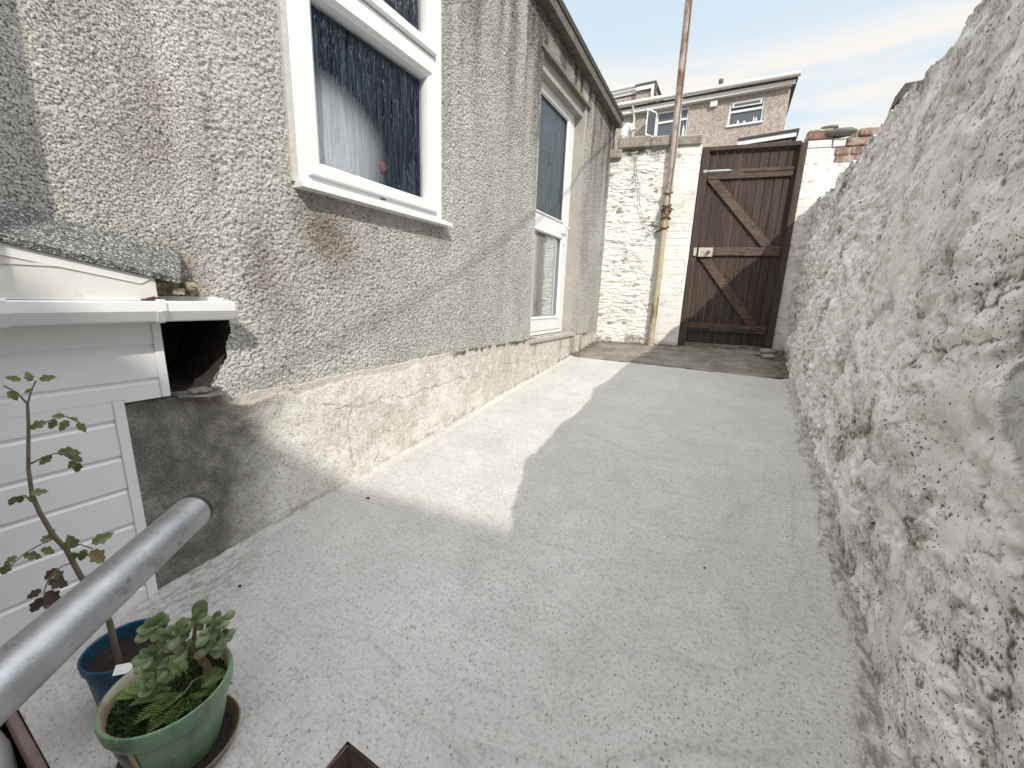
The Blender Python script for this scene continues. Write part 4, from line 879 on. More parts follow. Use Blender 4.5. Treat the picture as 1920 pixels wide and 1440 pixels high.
kh = MB(); kh.tube([E3(1.05, .0205, .537), E3(1.05, .0215, .537)], .006, 10); kh.build('keyhole', M['rust'], lock)

# ================================================================== POLE
pb = Vector((-.823, 4.780, 0))
pl = thing('washing_line_pole', 'tall leaning cream and rust steel pole strapped together in front of the white wall', 'pole', (pb.x, pb.y, -.48))
q = MB(); q.tube([(-.826, 4.775, -.50), (-.818, 4.775, .3), (-.822, 4.775, 1.16)], [.034, .033, .032], 18); q.build('lower_pole', M['pole'], pl, smooth='auto')
q = MB(); q.tube([(-.812, 4.768, .86), (-.812, 4.768, 1.2)], .020, 12); q.tube([(-.810, 4.775, 1.165), (-.822, 4.775, 2.0), (-.836, 4.775, 3.9)], [.030, .032, .034], 18); q.build('upper_pole', M['pole2'], pl, smooth='auto')
q = MB(); q.tube([(-.786, 4.748, .95), (-.778, 4.750, 1.5), (-.800, 4.748, 3.9)], .006, 6); q.tube([(-.79, 4.74, 1.1), (-.782, 4.742, 1.4), (-.786, 4.748, 1.9)], .004, 6); q.build('line_rope', M['wire'], pl, smooth='auto')
for z in (1.126, 1.000, .780):
    q = MB(); pts = [(-.820+.041*math.cos(a), 4.773+.041*math.sin(a), z+.006*math.sin(a*2+z)) for a in np.linspace(0, 2*math.pi, 22)]; q.tube(pts, .0075, 6, cap=False)
    q.tube([(-.782, 4.75, z), (-.765, 4.742, z+.006)], .008, 6); q.build('clamp', M['rust'], pl, smooth='auto')
q = MB(); pts = []
for i in range(110):
    a = i*.52; pts.append((-.815+(.043+.012*math.sin(i*1.7))*math.cos(a), 4.768+(.043+.008*math.cos(i*2.1))*math.sin(a), .925+.058*math.sin(i*.35)))
q.tube(pts, .0038, 5); q.tube([(-.87, 4.75, .96), (-.845, 4.745, .97), (-.80, 4.725, .94), (-.75, 4.74, .965), (-.735, 4.74, .95)], .006, 6)
q.tube([(-.83, 4.73, .93), (-.86, 4.735, .86), (-.865, 4.74, .79)], .003, 5); q.tube([(-.80, 4.73, .90), (-.778, 4.735, .85), (-.783, 4.74, .79)], .003, 5); q.build('wire_knot', M['rust'], pl, smooth='auto')
q = MB(); q.tube([(-.91, 4.80, .745), (-.88, 4.775, .752), (-.84, 4.745, .760)], .010, 6); q.tube([(-.905, 4.78, .77), (-.94, 4.79, .82), (-.93, 4.79, .86), (-.91, 4.785, .85)], .004, 6); q.build('cleat', M['rust'], pl, smooth='auto')
wl_ = MB(); wl_.tube([(-.835, 4.765, 2.86), (-.30, 3.41, 2.90), (.235, 2.04, 2.98), (.78, .64, 3.07), (1.16, -.33, 3.16), (1.47, -1.12, 3.27), (1.79, -1.94, 3.43), (2.7, -4.2, 3.95), (3.02, -4.99, 4.1)], .0075, 6)
tag(wl_.build('washing_line', M['wire'], smooth='auto'), 'washing line strung from the tall leaning pole back over the path', 'washing line')
cb = MB(); cpt = [(.270, 1.52), (.276, 1.40), (.300, 1.30), (.338, 1.18), (.346, 1.059), (.365, .97), (.394, .90), (.441, .800), (.511, .735)]
cb.tube([E3(u_, .034, z_) for u_, z_ in cpt], .0035, 6); cb.tube([E3(.49, .036, .76), E3(.47, .036, .71), E3(.445, .034, .66)], .003, 6)
tag(cb.build('cable', M['wire'], smooth='auto'), 'thin grey loose cable hanging down the white wall left of the pole', 'cable')

# ================================================================== HOUSES BEYOND THE GATE
def bx(mb, x0, x1, y0, y1, z0, z1, bev=0): return mb.box((x0, y0, z0), (x1, y1, z1), bev=bev)
hb = thing('terraced_house', 'brown pebbledashed house with long white gutter beyond the gate', 'house', (-1.7, 16, 1.2))
YH = 14.0
wl = MB(); a0 = -4.05; a1 = .42
# front with openings
def wallwith(mb, x0, x1, z0, z1, y, th, ops):
    xs_ = sorted({x0, x1, *[o[0] for o in ops], *[o[1] for o in ops]}); zs_ = sorted({z0, z1, *[o[2] for o in ops], *[o[3] for o in ops]})
    for i in range(len(xs_)-1):
        for j in range(len(zs_)-1):
            cx = (xs_[i]+xs_[i+1])/2; cz_ = (zs_[j]+zs_[j+1])/2
            if any(o[0] < cx < o[1] and o[2] < cz_ < o[3] for o in ops): continue
            mb.add([(xs_[i], y, zs_[j]), (xs_[i+1], y, zs_[j]), (xs_[i+1], y, zs_[j+1]), (xs_[i], y, zs_[j+1])], [(0, 1, 2, 3)])
    for o in ops:
        mb.add([(o[0], y, o[2]), (o[1], y, o[2]), (o[1], y, o[3]), (o[0], y, o[3]), (o[0], y+th, o[2]), (o[1], y+th, o[2]), (o[1], y+th, o[3]), (o[0], y+th, o[3])], [(0, 1, 5, 4), (1, 2, 6, 5), (2, 3, 7, 6), (3, 0, 4, 7)])
W_A = (-3.32, -2.06, 4.87, 5.66); W_B = (-1.0, -.13, 4.96, 5.60)
wallwith(wl, a0, a1, .8, 5.80, YH, .12, [W_A, W_B]); bx(wl, a0, a1, YH+.7, YH+7, .8, 5.80); bx(wl, a0, a0+.05, YH+.001, YH+.7, .8, 5.8); bx(wl, a1-.05, a1, YH+.001, YH+.7, .8, 5.8)
hw = wl.build('wall', M['farwall'], hb)
rr_ = MB(); rr_.add([(a0-.12, YH-.16, 5.90), (a1+.12, YH-.16, 5.86), (a1-.02, YH+3.6, 6.9), (a0-.12, YH+3.6, 6.9), (a0-.12, YH+7.2, 5.9), (a1-.02, YH+7.2, 5.9), (a0-.12, YH-.16, 5.84), (a1+.12, YH-.16, 5.80), (a1-.02, YH+7.2, 5.84), (a0-.12, YH+7.2, 5.84)],
        [(0, 1, 2, 3), (3, 2, 5, 4), (0, 6, 7, 1), (4, 5, 8, 9), (0, 3, 4, 9, 6), (1, 7, 8, 5, 2), (6, 9, 8, 7)])
hr = rr_.build('roof', M['tile'], hb)
gg = MB(); gg.tube([(a0-.12, YH-.23, 5.955), (-1.8, YH-.23, 5.925), (a1+.16, YH-.23, 5.885)], .062, 12); gg.build('gutter', M['upvc_dirty'], hr, smooth='auto')
gg = MB(); bx(gg, a0-.05, a1+.08, YH-.15, YH-.12, 5.70, 5.83, .004); bx(gg, a0-.05, a1+.02, YH-.119, YH-.001, 5.70, 5.72); gg.build('fascia', M['upvc_dirty'], hr)
for i, (xx, h_, r_, mm) in enumerate([(-1.345, 6.40, .055, M['slate']), (-1.73, 6.30, .022, M['zinc'])]):
    q = MB(); q.tube([(xx, YH+.55, 6.1), (xx-.012, YH+.55, h_-.14 if i == 0 else h_), (xx-.013, YH+.55, h_+.0)], r_, 10)
    if i == 0: q.tube([(xx-.012, YH+.55, h_-.13), (xx-.012, YH+.55, h_-.10)], r_*1.35, 10); q.tube([(xx-.013, YH+.55, h_-.02), (xx-.013, YH+.55, h_+.05)], r_*1.2, 10)
    q.build('flue_pipe' if i == 0 else 'vent_pipe', mm, hr, smooth='auto')
q = MB(); bx(q, -1.51, -1.32, YH-.09, YH-.001, 5.52, 5.68, .006); q.build('vent_box', M['upvc'], hb)
q = MB(); q.tube([(-3.66, YH-.06, 1.0), (-3.66, YH-.06, 5.62), (-3.69, YH-.16, 5.78), (-3.69, YH-.22, 5.92)], .036, 10); q.build('downpipe', M['upvc'], hb, smooth='auto')
def farwin(rect, splits, hsplit, extra=None):
    x0, x1, z0, z1 = rect; y = YH+.03; m = MB()
    bx(m, x0, x1, y, y+.05, z0, z0+.05, .003); bx(m, x0, x1, y, y+.05, z1-.05, z1, .003)
    for xx in [x0, x1-.05]+[s_-.025 for s_ in splits]: bx(m, xx, xx+.05, y+.001, y+.049, z0+.051, z1-.051, .003)
    ed_ = [x0]+list(splits)+[x1]
    for a_, b_, hh in hsplit: bx(m, a_+.03, b_-.03, y+.002, y+.048, hh-.03, hh+.03, .003)
    bx(m, x0-.02, x1+.02, YH-.04, y-.001, z0-.03, z0+.012, .003)
    w_ = m.build('window', M['upvc'], hb)
    g_ = MB(); g_.add([(x0+.04, y+.04, z0+.04), (x1-.04, y+.04, z0+.04), (x1-.04, y+.04, z1-.04), (x0+.04, y+.04, z1-.04)], [(0, 1, 2, 3)]); g_.build('pane', M['farglass'], w_)
    return w_
wA = farwin(W_A, [-2.96, -2.30], [(-2.96, -2.06, 5.36)])
op = MB(); hx, hy = -3.25, YH-.02      # casement standing open
ca, sa = math.cos(rad(-62)), math.sin(rad(-62))
def OT(x, y, z): return (-2.97-(x*abs(ca))-y*.0, YH-.02-x*abs(sa)-y, z)
op.box((0, 0, 4.92), (.045, .04, 5.64), T=OT, bev=.003); op.box((.40, 0, 4.92), (.445, .04, 5.64), T=OT, bev=.003); op.box((.046, 0, 4.92), (.399, .04, 4.965), T=OT, bev=.003); op.box((.046, 0, 5.595), (.399, .04, 5.64), T=OT, bev=.003); op.build('open_casement', M['upvc'], wA)
og = MB(); og.box((.04, .015, 4.96), (.41, .022, 5.6), T=OT); og.build('pane', M['farglass'], wA)
wB = farwin(W_B, [], [(-1.0, -.13, 5.33)])
q = MB(); bx(q, -.93, -.20, YH+.0, YH+.03, 5.42, 5.55, .003); q.build('top_light', M['upvc'], wB)
q = MB(); bx(q, -.88, -.25, YH-.002, YH-.0005, 5.45, 5.52); q.build('pane', M['farglass'], wB)
for (xx, zz_, r_, h_) in ((-.74, 5.02, .03, .09), (-.58, 5.02, .035, .05), (-.35, 5.02, .02, .12), (-.29, 5.02, .02, .1), (-2.18, 4.93, .035, .26)):
    q = MB(); q.lathe((xx, YH+.064, zz_), [(.001, 0), (r_, 0), (r_, h_*.6), (r_*.5, h_*.8), (r_*.4, h_), (.001, h_)], 12); o = q.build('bottle', M['upvc'], None, smooth='auto')
    tag(o, {-.74: 'white bottle leftmost on the sill of the far right window', -.58: 'low white jar second from left on the sill of the far right window', -.35: 'tall thin white bottle near the right end of the far right window sill', -.29: 'white bottle rightmost on the sill of the far right window', -2.18: 'tall white bottle inside the far left window'}[xx], 'bottle', None if xx < -2 else 'bottles on the far window sill')
# flat roofed kitchen extension in front of that house
fe = thing('flat_roofed_outhouse', 'flat roofed outhouse with dark roof edge and white fascia seen just above the gate', 'outhouse', (.05, 12.6, 1.0))
q = MB(); bx(q, -.48, .55, 12.06, 13.98, .8, 3.80); q.build('wall', M['farwall'], fe)
q = MB(); q.add([(-.57, 11.96, 3.945), (.66, 11.96, 3.990), (.66, 13.99, 4.04), (-.57, 13.99, 4.0), (-.57, 11.96, 3.885), (.66, 11.96, 3.925), (.66, 13.99, 3.93), (-.57, 13.99, 3.9)], [(0, 1, 2, 3), (7, 6, 5, 4), (0, 4, 5, 1), (1, 5, 6, 2), (2, 6, 7, 3), (3, 7, 4, 0)]); q.build('roof', simple('dark_roof_edge', (.05, .05, .055), .7), fe)
q = MB(); q.add([(-.57, 11.975, 3.882), (.62, 11.975, 3.922), (.62, 11.995, 3.922), (-.57, 11.995, 3.882), (-.57, 11.975, 3.79), (.62, 11.975, 3.83), (.62, 11.995, 3.83), (-.57, 11.995, 3.79)], [(0, 1, 2, 3), (7, 6, 5, 4), (0, 4, 5, 1), (1, 5, 6, 2), (2, 6, 7, 3), (3, 7, 4, 0)]); q.build('fascia', M['upvc'], fe)
# higher house behind on the left
h2 = thing('gabled_house', 'small far house with white gutter and dark roof edge left of the pole', 'house', (-5, 19, 1.5))
q = MB(); bx(q, -7.5, -4.50, 17.15, 22, 1.2, 7.65); bx(q, -4.499, -3.82, 17.05, 22, 1.2, 7.83); q.build('wall', M['farwall'], h2)
q = MB(); q.add([(-7.6, 17.1, 7.80), (-4.50, 17.1, 7.84), (-4.50, 20, 7.9), (-7.6, 20, 7.9), (-7.6, 17.1, 7.66), (-4.50, 17.1, 7.70), (-4.50, 20, 7.7), (-7.6, 20, 7.7)], [(0, 1, 2, 3), (7, 6, 5, 4), (0, 4, 5, 1), (1, 5, 6, 2), (2, 6, 7, 3), (3, 7, 4, 0)])
q.build('fascia', M['upvc'], h2)
q = MB(); bx(q, -4.52, -3.76, 16.94, 21, 7.84, 7.92); bx(q, -3.80, -3.76, 16.94, 17.2, 7.30, 7.839); q.build('roof', M['tile'], h2)
q = MB(); bx(q, -4.49, -3.81, 16.95, 16.99, 7.70, 7.835, .004); bx(q, -3.92, -3.81, 16.95, 16.99, 7.30, 7.699, .004); q.build('bargeboard', M['upvc'], h2)
q = MB(); q.tube([(-7.6, 17.03, 7.88), (-4.53, 17.03, 7.92)], .07, 10); q.build('gutter', M['upvc'], h2, smooth='auto')
# house beyond the white wall on the right
h3 = thing('hillside_house', 'dark tiled roof corner of a house just showing over the whitewashed wall', 'house', (4.5, 15, 1.5))
q = MB(); bx(q, 2.62, 8, 13.1, 13.5, 1.2, 4.76); q.build('wall', M['brick'], h3)
q = MB(); q.add([(2.48, 12.9, 4.60), (2.54, 12.9, 4.92), (8.2, 12.9, 4.92), (8.2, 12.9, 4.82), (2.66, 12.9, 4.82), (2.58, 12.9, 4.60), (2.48, 13.6, 4.6), (2.54, 13.6, 4.92), (8.2, 13.6, 4.92), (8.2, 13.6, 4.82), (2.66, 13.6, 4.82), (2.58, 13.6, 4.6)],
      [(0, 1, 2, 3, 4, 5), (11, 10, 9, 8, 7, 6)]+[(i, (i+1) % 6, (i+1) % 6+6, i+6) for i in range(6)]); q.build('roof', M['tile'], h3)
q = MB(); bx(q, 2.66, 8, 12.95, 13.05, 4.70, 4.815, .004); q.build('fascia', M['upvc'], h3)

# ================================================================== HOUSES BEHIND THE CAMERA (they cast the shadows on the path)
mh = thing('main_house', 'tall pebbledashed main house beside the steps, its corner shading the extension wall', 'house', (-3, -3, -1.9))
q = MB(); bx(q, -6.5, -1.0, -7.0, -.105, -1.98, 5.2); q.build('wall', M['farwall'], mh)
q = MB(); q.add([(-6.7, -.0, 5.2), (-1.0, -.0, 5.2), (-1.0, -3.6, 7.2), (-6.7, -3.6, 7.2), (-6.7, -7.2, 5.2), (-1.0, -7.2, 5.2), (-1., -.0, 5.12), (-6.7, -.0, 5.12), (-1., -7.2, 5.12), (-6.7, -7.2, 5.12)], [(0, 1, 2, 3), (3, 2, 5, 4), (0, 7, 6, 1), (4, 5, 8, 9), (7, 9, 8, 6), (0, 3, 4, 9, 7), (1, 6, 8, 5, 2)]); q.build('roof', M['tile'], mh)
nh = thing('neighbour_house', 'long neighbouring house across the yard behind, its eaves shading the lower path', 'house', (4, -7.4, -1.9))
q = MB(); bx(q, 1.6, 12, -10.0, -4.99, -1.98, 5.72); q.build('wall', M['farwall'], nh)
q = MB(); q.add([(1.4, -5.06, 5.60), (12.2, -4.10, 5.70), (12.2, -4.2, 5.62), (1.4, -5.16, 5.52), (1.4, -9, 7.2*0+5.6), (12.2, -9, 5.7)], [(0, 1, 2, 3), (0, 4, 5, 1)]); q.build('roof', M['tile'], nh)

# ================================================================== HANDRAIL
D = Vector((-.595, .802, .055)).normalized(); PE = Vector((-.654, .238, -.324))
hr_ = thing('handrail', 'thick galvanised steel tube handrail with open end above the plant pots', 'handrail', (-.654+.595*1.1, .238-.802*1.1, -1.6))
P0 = PE-D*1.15
q = MB(); n_ = 40
q.tube([P0, PE-D*.6, PE-D*.3, PE-D*.0], .0240, n_, cap=False); q.tube([PE, P0], .0205, n_, cap=False)
q.build('rail_tube', M['steel'], hr_, smooth=True)
q = MB(); pp = []
s1 = D.orthogonal().normalized(); s2 = D.cross(s1)
v_ = []; f_ = []
for j, (rr0, dd0) in enumerate([(.0190, -.004), (.0190, .005), (.0238, .005), (.0244, .004), (.0244, -.0015)]):
    for k in range(n_):
        a = 2*math.pi*k/n_; v_.append(PE+D*dd0+(s1*math.cos(a)+s2*math.sin(a))*rr0)
for j in range(5):
    for k in range(n_): f_.append((j*n_+k, j*n_+(k+1) % n_, ((j+1) % 5)*n_+(k+1) % n_, ((j+1) % 5)*n_+k))
q.add(v_, f_); q.build('end_ring', M['rubber'], hr_)
q = MB(); q.tube([P0+D*.2, P0+D*.2+Vector((0, 0, -1.35))], .022, 20); q.build('post', M['steel'], hr_, smooth='auto')

# ================================================================== POTS AND PLANTS
def blade(mb, p, d, nrm, l_, w_, n_=6, curl=.2, lobes=0, thick=0):
    d = Vector(d).normalized(); nrm = Vector(nrm); nrm = (nrm-d*nrm.dot(d)).normalized(); s = d.cross(nrm); p = Vector(p)
    base_i = len(mb.v); vs = []; fs_ = []
    for i in range(n_+1):
        t = i/n_; ww = w_*math.sin(math.pi*min(1, t**.75*.98+.02))*.5
        if lobes: ww *= 1+.28*math.sin(t*lobes*math.pi*2)
        c_ = p+d*l_*t-nrm*curl*l_*t*t
        vs += [c_+s*ww+nrm*ww*.25, c_, c_-s*ww+nrm*ww*.25]
    for i in range(n_):
        a = i*3; fs_ += [(a, a+1, a+4, a+3), (a+1, a+2, a+5, a+4)]
    mb.add(vs, fs_)
def fleshy(mb, p, d, nrm, l_, w_, th):
    d = Vector(d).normalized(); nrm = Vector(nrm); nrm = (nrm-d*nrm.dot(d)).normalized(); s = d.cross(nrm); p = Vector(p)
    prof = [(0, .12), (.12, .35), (.3, .72), (.5, .97), (.68, 1.0), (.84, .80), (.95, .45), (1, .05)]; n_ = 8; vs = []; fs_ = []
    for t, ww in prof:
        c_ = p+d*l_*t+nrm*l_*.10*t*t
        for k in range(n_):
            a = 2*math.pi*k/n_; vs.append(c_+s*math.cos(a)*w_*.5*ww+nrm*math.sin(a)*th*.5*(ww**.7))
    for i in range(len(prof)-1):
        for k in range(n_): fs_.append((i*n_+k, i*n_+(k+1) % n_, (i+1)*n_+(k+1) % n_, (i+1)*n_+k))
    mb.add(vs, fs_)
rv3 = lambda s=1.: Vector((RNG.rand()-.5, RNG.rand()-.5, RNG.rand()-.5))*2*s
# blue pot
BP = (-1.112, .243); zb = gz(BP[1])+.002
bp = thing('plant_pot', 'blue plastic plant pot with dark soil standing behind the green pot', 'plant pot', (BP[0], BP[1], zb))
q = MB(); q.lathe((BP[0], BP[1], zb), [(.001, 0), (.055, 0), (.058, .004), (.069, .130), (.074, .133), (.075, .150), (.0735, .152), (.070, .150), (.068, .12)], 56); q.build('pot_wall', M['blue'], bp, smooth='auto')
q = MB(); xx = np.linspace(-.067, .067, 30); SX, SY = np.meshgrid(xx, xx, indexing='ij'); hz = .118+.006*fbm(SX*40, SY*40, SX*0, 3, 5); kk = np.hypot(SX[1:, 1:], SY[1:, 1:]) < .067
npmesh('soil', np.stack([SX+BP[0], SY+BP[1], hz+zb], -1), gridfaces(30, 30, kk), M['soil'], bp, smooth=True)
q = MB()
for a, b_ in [((-.06, .02), (.02, .068)), ((-.055, -.03), (.06, -.028)), ((-.062, -.015), (.0, .066))]:
    q.tube([(BP[0]+a[0], BP[1]+a[1], zb+.140), (BP[0]+b_[0], BP[1]+b_[1], zb+.146)], .0009, 5)
tag(q.build('support_string', M['rubber']), 'thin dark strings stretched across the top of the blue pot', 'string')
# tomato
def X3(y, z, x=-1.11): return Vector((x, y, z))
tm = thing('tomato_plant', 'spindly tomato plant with drooping partly brown leaves in the blue pot', 'plant', (-1.11, .227, -.84))
st = [(.227, -.845), (.226, -.73), (.212, -.655), (.199, -.595), (.189, -.53), (.177, -.492), (.167, -.436), (.163, -.4), (.166, -.348), (.173, -.300), (.178, -.268), (.183, -.225)]
q = MB(); q.tube([X3(y, z) for y, z in st], [.0062, .0056, .005, .0046, .0042, .004, .0036, .0032, .0028, .0026, .0024, .0020], 10); q.build('stem', M['tomstem'], tm, smooth='auto')
br = dict(tl=[(.183, -.225), (.173, -.201), (.16, -.186)], tr=[(.183, -.225), (.191, -.199), (.198, -.183)], p1=[(.18, -.271), (.192, -.266), (.207, -.26), (.224, -.257), (.24, -.274)], p2=[(.17, -.338), (.186, -.33), (.201, -.326), (.217, -.331), (.228, -.346)], p3=[(.161, -.411), (.154, -.394), (.142, -.391)], p4=[(.176, -.498), (.158, -.499), (.137, -.504), (.113, -.519)], p5=[(.189, -.53), (.208, -.528), (.223, -.545)], p6=[(.196, -.562), (.178, -.559), (.158, -.57), (.146, -.596)])
for k_, p in br.items():
    q = MB(); q.tube([X3(y, z, -1.11+.004*i) for i, (y, z) in enumerate(p)], [.0018]+[.0012]*(len(p)-1), 6); q.build('leaf_stalk', M['tomstem'], tm, smooth='auto')
lv = [(.163, -.197, .020, 0, -60), (.181, -.180, .018, 0, 150), (.192, -.184, .018, 0, 95), (.203, -.184, .022, 0, 15), (.192, -.198, .012, 0, 200),
      (.199, -.262, .024, 0, 200), (.212, -.263, .020, 0, 240), (.224, -.256, .016, 0, 170), (.226, -.266, .022, 0, 230), (.236, -.276, .024, 0, -55), (.240, -.271, .012, 0, 130),
      (.197, -.330, .022, 0, 215), (.205, -.326, .032, 0, -15), (.216, -.336, .026, 0, -40), (.226, -.348, .018, 0, 220), (.228, -.355, .022, 0, -100),
      (.143, -.391, .018, 0, -120), (.148, -.392, .018, 0, -90), (.156, -.397, .018, 0, -50), (.160, -.392, .022, 0, 0),
      (.160, -.496, .020, 0, 30), (.156, -.506, .024, 0, -40), (.135, -.508, .026, 0, -30), (.128, -.506, .018, 0, 200), (.118, -.515, .024, 0, -125), (.172, -.49, .014, 0, 60),
      (.223, -.533, .034, 0, 18), (.219, -.548, .040, 2, -65), (.212, -.542, .026, 0, -110), (.200, -.530, .030, 0, 100), (.192, -.536, .024, 0, -75), (.203, -.524, .02, 0, 150),
      (.158, -.578, .034, 1, -50), (.146, -.590, .022, 1, 200), (.150, -.600, .036, 1, -65), (.144, -.606, .032, 1, -120), (.142, -.622, .030, 1, -30), (.166, -.562, .028, 0, -70), (.172, -.560, .026, 1, -140)]
for kind, nm, mt in ((0, 'foliage', 'tomleaf'), (1, 'dry_foliage', 'dryleaf'), (2, 'yellow_foliage', 'yelleaf')):
    q = MB()
    for (y, z, l_, k_, an) in lv:
        if k_ != kind: continue
        a = rad(an); d = Vector((.35*(RNG.rand()-.3), math.cos(a), math.sin(a))); nr = Vector((1, .4*(RNG.rand()-.5), .7))
        blade(q, X3(y, z, -1.105+.01*(RNG.rand()-.5)), d, nr, l_*1.05, l_*.62, 8, .15+.3*RNG.rand(), lobes=3)
    q.build(nm, M[mt], tm, smooth=False)
# plant label
q = MB(); q.add([(-1.040, .200, zb+.146), (-1.016, .222, zb+.148), (-1.024, .232, zb+.162), (-1.048, .210, zb+.160)], [(0, 1, 2, 3)]); q.add([(x+.001, y-.001, z+.0012) for x, y, z in q.v], [(3, 2, 1, 0), (0, 1, -3, -4)][:1]); lb_ = q.build('plant_label', M['upvc'], None)
tag(lb_, 'small white plastic plant label tucked between the blue and green pots', 'label')
# green pot
GP = (-.892, .243); zb = gz(GP[1])+.012
gp_ = thing('plant_pot', 'green glazed bowl pot with cream inside standing on a brown saucer', 'plant pot', (GP[0], GP[1], zb))
q = MB(); q.lathe((GP[0], GP[1], zb), [(.001, 0), (.062, 0), (.068, .004), (.082, .05), (.091, .10), (.0935, .118), (.0985, .121), (.104, .136), (.106, .156), (.1045, .162), (.101, .163)], 72); pw = q.build('pot_wall', M['green'], gp_, smooth='auto')
q = MB(); q.lathe((GP[0], GP[1], zb), [(.1009, .1631), (.097, .158), (.094, .14), (.088, .11)], 72); q.build('inner_glaze', M['cream'], gp_, smooth='auto')
q = MB()   # dark glazed panel on the near side, with a tan edge line
v_ = []; f_ = []; A0, A1 = rad(-112), rad(-62); ns = 14
for i in range(ns+1):
    a = A0+(A1-A0)*i/ns
    for (r_, z_) in [(.0700, .006), (.0835, .05), (.0925, .10), (.0945, .116)]: v_.append((GP[0]+r_*math.cos(a), GP[1]+r_*math.sin(a), zb+z_))
for i in range(ns):
    for j in range(3): f_.append((i*4+j, (i+1)*4+j, (i+1)*4+j+1, i*4+j+1))
q.add(v_, f_); q.build('dark_panel', M['navy'], pw, smooth=True)
q = MB(); v_ = []; f_ = []
for i in range(4):
    a = A1+rad(7)*i/3
    for (r_, z_) in [(.0702, .006), (.0838, .05), (.0928, .10), (.0948, .116)]: v_.append((GP[0]+r_*math.cos(a), GP[1]+r_*math.sin(a), zb+z_))
for i in range(3):
    for j in range(3): f_.append((i*4+j, (i+1)*4+j, (i+1)*4+j+1, i*4+j+1))
q.add(v_, f_); q.build('tan_stripe', simple('bare_clay', (.30, .24, .17), .8), pw, smooth=True)
q = MB(); xx = np.linspace(-.095, .095, 44); SX, SY = np.meshgrid(xx, xx, indexing='ij'); hz = .124+.012*fbm(SX*30, SY*30, SX*0, 3, 5)+.012*(1-(np.hypot(SX, SY)/.09)**2); kk = np.hypot(SX[1:, 1:], SY[1:, 1:]) < .091
npmesh('soil', np.stack([SX+GP[0], SY+GP[1], hz+zb], -1), gridfaces(44, 44, kk), M['soil'], gp_, smooth=True)
sa_ = thing('saucer', 'brown glazed round saucer under the green pot', 'saucer', (GP[0]+.004, GP[1], gz(GP[1])))
q = MB(); zs = gz(GP[1])+.003; q.lathe((GP[0]+.006, GP[1]+.002, zs), [(.001, 0), (.088, 0), (.101, .026), (.1015, .029), (.099, .030), (.096, .027), (.084, .007), (.001, .006)], 64); q.build('dish', M['terracotta'], sa_, smooth='auto')
q = MB(); q.lathe((GP[0]+.006, GP[1]+.002, zs), [(.001, .009), (.084, .009)], 48); q.build('wet_soil', M['soil'], sa_)
# moss carpet
q = MB()
for i in range(5200):
    a = RNG.rand()*6.283; r_ = .090*math.sqrt(RNG.rand()); x = GP[0]+r_*math.cos(a); y = GP[1]+r_*math.sin(a); z = zb+.126+.014*(1-(r_/.09)**2)
    d = Vector((math.cos(a)*.4, math.sin(a)*.4, 1))+rv3(.7); l_ = .006+.011*RNG.rand(); blade(q, (x, y, z), d, rv3(), l_, l_*.5, 2, .3)
tag(q.build('moss', M['moss']), 'dark green moss carpeting the soil of the green pot', 'moss', kind='stuff')
# ferns
def frond(mb, p, d, l_, w_):
    d = Vector(d).normalized(); side = d.cross(Vector((0, 0, 1))).normalized(); up_ = side.cross(d)
    nl = 15; p = Vector(p); prev = p
    for i in range(nl):
        t = (i+1)/nl; c_ = p+d*l_*t+Vector((0, 0, -1))*l_*.38*t*t; ww = w_*math.sin(math.pi*(.12+.86*t)**.9)*.5+.001
        mb.tube([prev, c_], .0006, 4, cap=False); prev = c_
        for s_ in (1, -1):
            dd_ = side*s_+d*.45+up_*.15; blade(mb, c_, dd_, up_+rv3(.15), ww, l_/nl*1.25, 3, .18, lobes=1.5)
ferns = [('light green fern fronds spreading over the front of the green pot', [(-.875, .262, -62, .085), (-.865, .245, -85, .075), (-.88, .255, -112, .08), (-.85, .25, -40, .075), (-.845, .235, -66, .06)]), ('fern fronds spreading over the left side of the green pot', [(-.90, .255, -160, .075), (-.905, .24, -138, .075), (-.93, .225, -120, .06), (-.90, .27, 178, .07), (-.915, .27, -170, .055), (-.925, .25, -145, .06)]), ('fern fronds leaning over the right rim of the green pot', [(-.86, .255, -12, .07), (-.85, .27, 18, .055), (-.86, .28, 48, .055), (-.845, .25, 5, .05), (-.86, .275, 75, .05)])]
for lbl, fl in ferns:
    q = MB()
    for (x, y, an, l_) in fl:
        a = rad(an); frond(q, (x, y, zb+.138), (math.cos(a), math.sin(a), .75), l_*1.12, .040)
    tag(q.build('fern', M['fern']), lbl, 'fern', 'ferns in the green pot')
# jade plant
jd = thing('jade_plant', 'small woody jade plant with fleshy oval green leaves in the green pot', 'plant', (-.88, .29, zb+.12))
JX = -.88
def J(y, z, x=0): return Vector((JX+x, y, z))
q = MB(); q.tube([J(.298, -.815, .012), J(.301, -.785, .008), J(.291, -.751), J(.284, -.727)], [.0085, .0075, .007, .006], 10); jb_ = q
q.tube([J(.284, -.727), J(.262, -.689, -.01), J(.241, -.650, -.015)], [.005, .004, .003], 8); q.tube([J(.285, -.735), J(.289, -.699, .006), J(.294, -.671, .006)], [.005, .004, .003], 8)
q.tube([J(.287, -.743), J(.314, -.72, .012), J(.331, -.70, .015)], [.005, .004, .003], 8); q.tube([J(.286, -.752), J(.262, -.725, -.01), J(.230, -.706, -.015)], [.004, .0035, .003], 8); q.tube([J(.287, -.74), J(.30, -.71, .02), J(.31, -.69, .03)], [.004, .003, .003], 8)
q.tube([J(.298, -.80, .012), J(.27, -.785, .02), J(.25, -.79, .03)], [.003, .002, .002], 6); q.build('trunk', M['jadestem'], jd, smooth='auto')
q = MB()
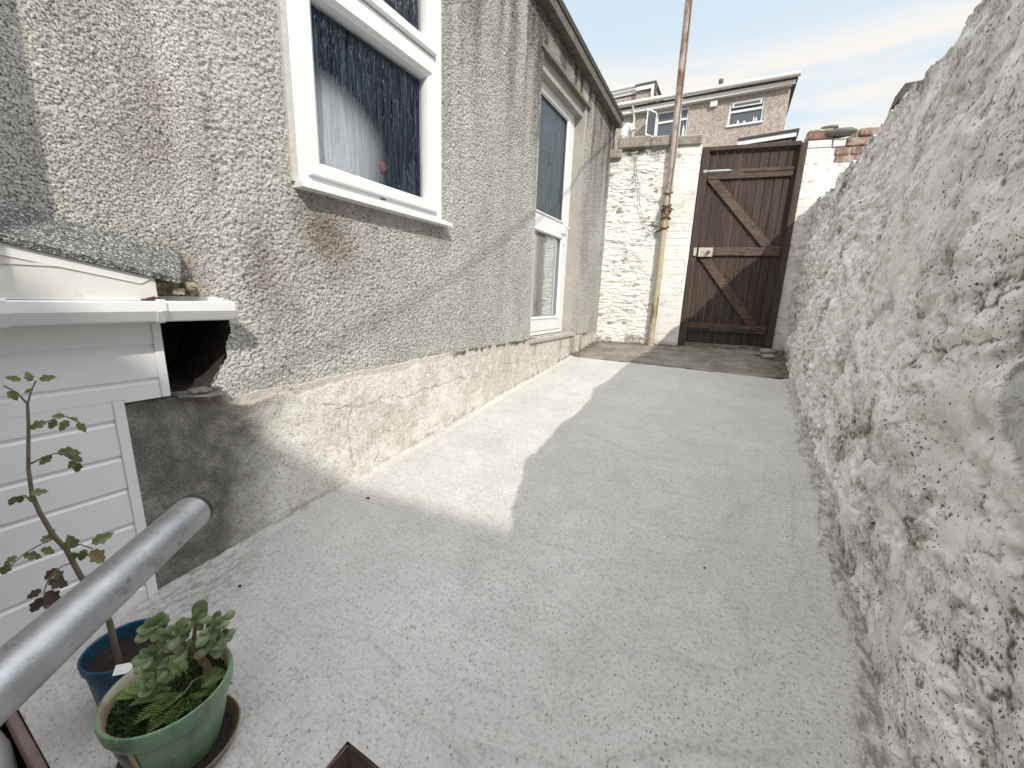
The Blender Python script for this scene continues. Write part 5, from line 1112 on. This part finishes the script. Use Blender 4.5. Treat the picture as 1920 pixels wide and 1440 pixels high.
cl = [(.262, -.665, .02, [(80, .032), (140, .03), (20, .03)]), (.30, -.735, .03, [(-10, .03), (-60, .028), (60, .026)]), (.33, -.735, .02, [(10, .028), (-40, .026), (70, .026)]), (.241, -.650, -.015, [(-160, .036), (-120, .03), (60, .03), (20, .028), (110, .03), (170, .034), (-60, .024)]), (.294, -.671, .006, [(150, .036), (95, .034), (60, .046), (30, .024), (-20, .03)]), (.331, -.700, .015, [(85, .034), (45, .022), (15, .032), (130, .026), (-40, .02)]),
      (.230, -.706, -.015, [(-150, .032), (-100, .03), (-60, .03), (170, .036), (80, .026), (130, .03)]), (.31, -.69, .03, [(-20, .028), (200, .034), (100, .02)]), (.262, -.689, -.01, [(140, .03), (30, .032), (-90, .028), (-10, .026)]), (.275, -.72, .0, [(-30, .032), (200, .03), (-150, .03)]), (.314, -.72, .012, [(-30, .03), (60, .026)]),
      (.225, -.735, -.01, [(-90, .034), (-130, .034), (-50, .03), (60, .03), (150, .03)]), (.222, -.755, -.0, [(-110, .036), (-60, .03), (180, .034)])]
for (y, z, x, ls) in cl:
    for an, l_ in ls+[(RNG.rand()*360, .022+.008*RNG.rand()) for _ in range(5)]:
        a = rad(an+RNG.rand()*16-8); d = Vector((.75*(RNG.rand()-.45), math.cos(a), math.sin(a))); nr = Vector((.8, .5*(RNG.rand()-.5)-.2*math.cos(a), .8+.2*RNG.rand()))
        fleshy(q, J(y, z, x)+rv3(.004), d, nr, l_*.95, l_*.56, .0045)
q.build('foliage', M['jadeleaf'], jd, smooth='auto')

# bottom left: whitewashed lump of rubble below the slab edge and the socket of the rail
rk = rock('wall_stump', (-1.33, .012, -1.09), (.17, .062, .075), M['upvc_dirty'], 33, 'whitewashed lump of rubble below the slab edge at the lower left', 'rubble')
# bits lying on the path
deb = [(-1.275, 1.075, .007, 'small dark grit lump on the path in the sunlit corner'), (-1.251, .545, .006, 'tiny dark grit lump on the path near the damp plinth'), (.02, 1.32, .004, 'tiny dark speck of grit on the shaded middle of the path')]
for i, (x, y, s_, lb) in enumerate(deb): rock('grit', (x, y, gz(y)+s_*.5), (s_, s_*.8, s_*.6), M['rubber'], 50+i, lb, 'grit', 'grit on the path', 1)
